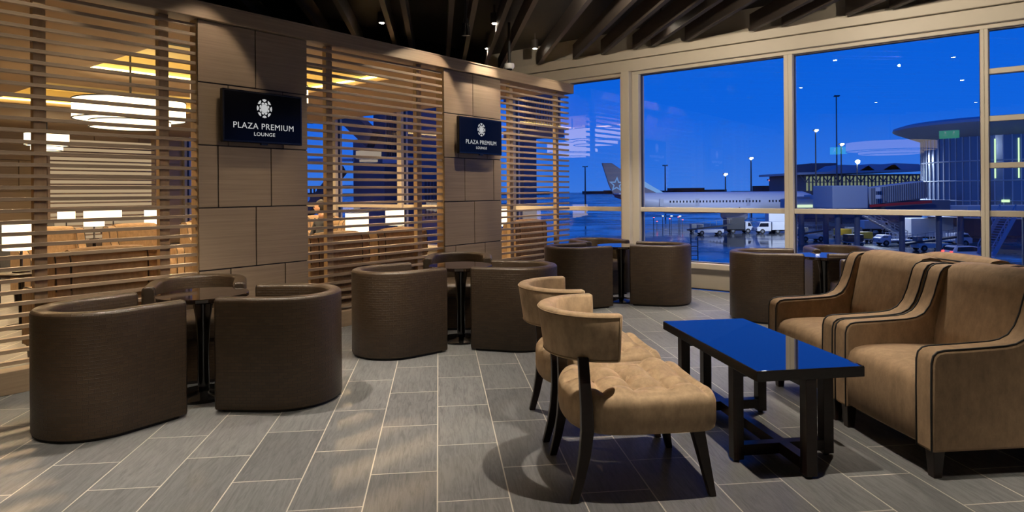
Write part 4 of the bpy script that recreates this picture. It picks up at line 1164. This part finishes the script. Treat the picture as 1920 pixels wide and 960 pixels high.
# steel ladder close outside the window
p = at(1302, 470, 16)
t = thing('roof_ladder', 'small dark ladder standing outside below the second window bay', 'ladder', (p.x, p.y, GZ))
m = MB()
zt_ = at(1302, 446, 16).z-GZ
for s in (-.085, .085): m.box((s, 0, zt_/2), (.02, .03, zt_))
m.build('rails', M['vdark'], t)
m = MB(); z = 5.8
while z < zt_: m.box((0, 0, z), (.17, .02, .018)); z += .11
m.build('rungs', M['vdark'], t)

# stair tower and louvred bridge outside the rear windows
def on_a(px, py, a):
    b_, z_ = hit_a(px, py, a); return Vector((a, b_, z_))
def abox(m, px0, px1, py0, py1, a, d):
    p, q = on_a(px0, py0, a), on_a(px1, py1, a); m.span((a, q.y, q.z), (a+d, p.y, p.z))
t = thing('stair_tower', 'dark louvred stair tower outside the rear windows, seen through the middle screen', 'building', (0, 0, 0), RA)
m = MB(); abox(m, 662, 722, 262, 470, 13.4, 1.6); abox(m, 774, 792, 196, 470, 13.4, 1.6); abox(m, 700, 722, 205, 262, 13.4, 1.6); m.build('core', M['jetdark'], t)
m = MB()
for k in range(6): abox(m, 724+k*4.6, 726.2+k*4.6, 205, 300, 13.2, .06)
for k in range(5): abox(m, 796+k*6, 798.5+k*6, 340, 410, 13.2, .06)
for k in range(8): abox(m, 581+k*6.5, 582.2+k*6.5, 352, 402, 13.2, .06)
m.build('louvres', M['vdark'], t)
def abar(m, P, Q, a, w, h): m.bar(on_a(*P, a), on_a(*Q, a), w, h)
m = MB(); abar(m, (648, 214), (700, 262), 13.0, .3, .55); abar(m, (576, 400), (640, 318), 13.0, .3, .30); abar(m, (576, 216), (610, 196), 13.0, .3, .6); m.build('stair_flight', M['vdark'], t)
m = MB(); abar(m, (576, 351), (660, 349), 13.1, .08, .08); abar(m, (722, 300), (774, 300), 13.1, .2, .2); abar(m, (576, 300), (662, 300), 13.1, .1, .1); m.build('landing_rail', M['jet'], t)
t = thing('louvred_walkway', 'dark louvred walkway outside seen through the short slatted screen', 'walkway', (0, 0, 0), RA)
m = MB()
for k in range(13): abox(m, 986+k*5, 988.4+k*5, 182, 246, 12.0, .06)
m.build('louvres', M['vdark'], t)
m = MB(); abox(m, 962, 984, 150, 560, 12.0, .5); abox(m, 944, 1046, 176, 182, 12.0, .25); abox(m, 944, 1046, 246, 256, 12.0, .25); m.build('frame', M['jetdark'], t)

# ------------------------------------------------------------------ sky and view
w = bpy.data.worlds.new('dusk'); scene.world = w; w.use_nodes = True
nt = w.node_tree; bg = nt.nodes['Background']; L = nt.links.new
tc = N(nt, 'ShaderNodeTexCoord'); sp = N(nt, 'ShaderNodeSeparateXYZ'); r = N(nt, 'ShaderNodeValToRGB')
L(tc.outputs['Generated'], sp.inputs[0]); L(sp.outputs['Z'], r.inputs['Fac']); L(r.outputs['Color'], bg.inputs['Color'])
cr_ = r.color_ramp; cr_.elements[0].position = 0; cr_.elements[0].color = (.04, .20, .80, 1)
cr_.elements[1].position = .9; cr_.elements[1].color = (.0, .035, .36, 1)
e = cr_.elements.new(.10); e.color = (.006, .14, .80, 1)
e = cr_.elements.new(.30); e.color = (.0, .115, .76, 1)
bg.inputs['Strength'].default_value = 1.0
scene.view_settings.view_transform = 'Standard'; scene.view_settings.look = 'None'
scene.view_settings.exposure = 0; scene.view_settings.gamma = 1; scene.view_settings.use_curve_mapping = False

# floodlights on the apron masts
for (px, py, Y, tx, ty, tY, e) in ((1529, 245, 120, 1330, 380, 172, 34000), (1360, 300, 110, 1260, 380, 172, 26000), (1607, 290, 100, 1450, 440, 120, 34000), (1607, 300, 110, 1780, 440, 90, 30000), (1568, 190, 60, 1680, 370, 78, 6000)):
    a = at(px, py, Y); tgt = at(tx, ty, tY)
    spot(a, tgt, e, 75, .8, .5, (.75, .85, 1))
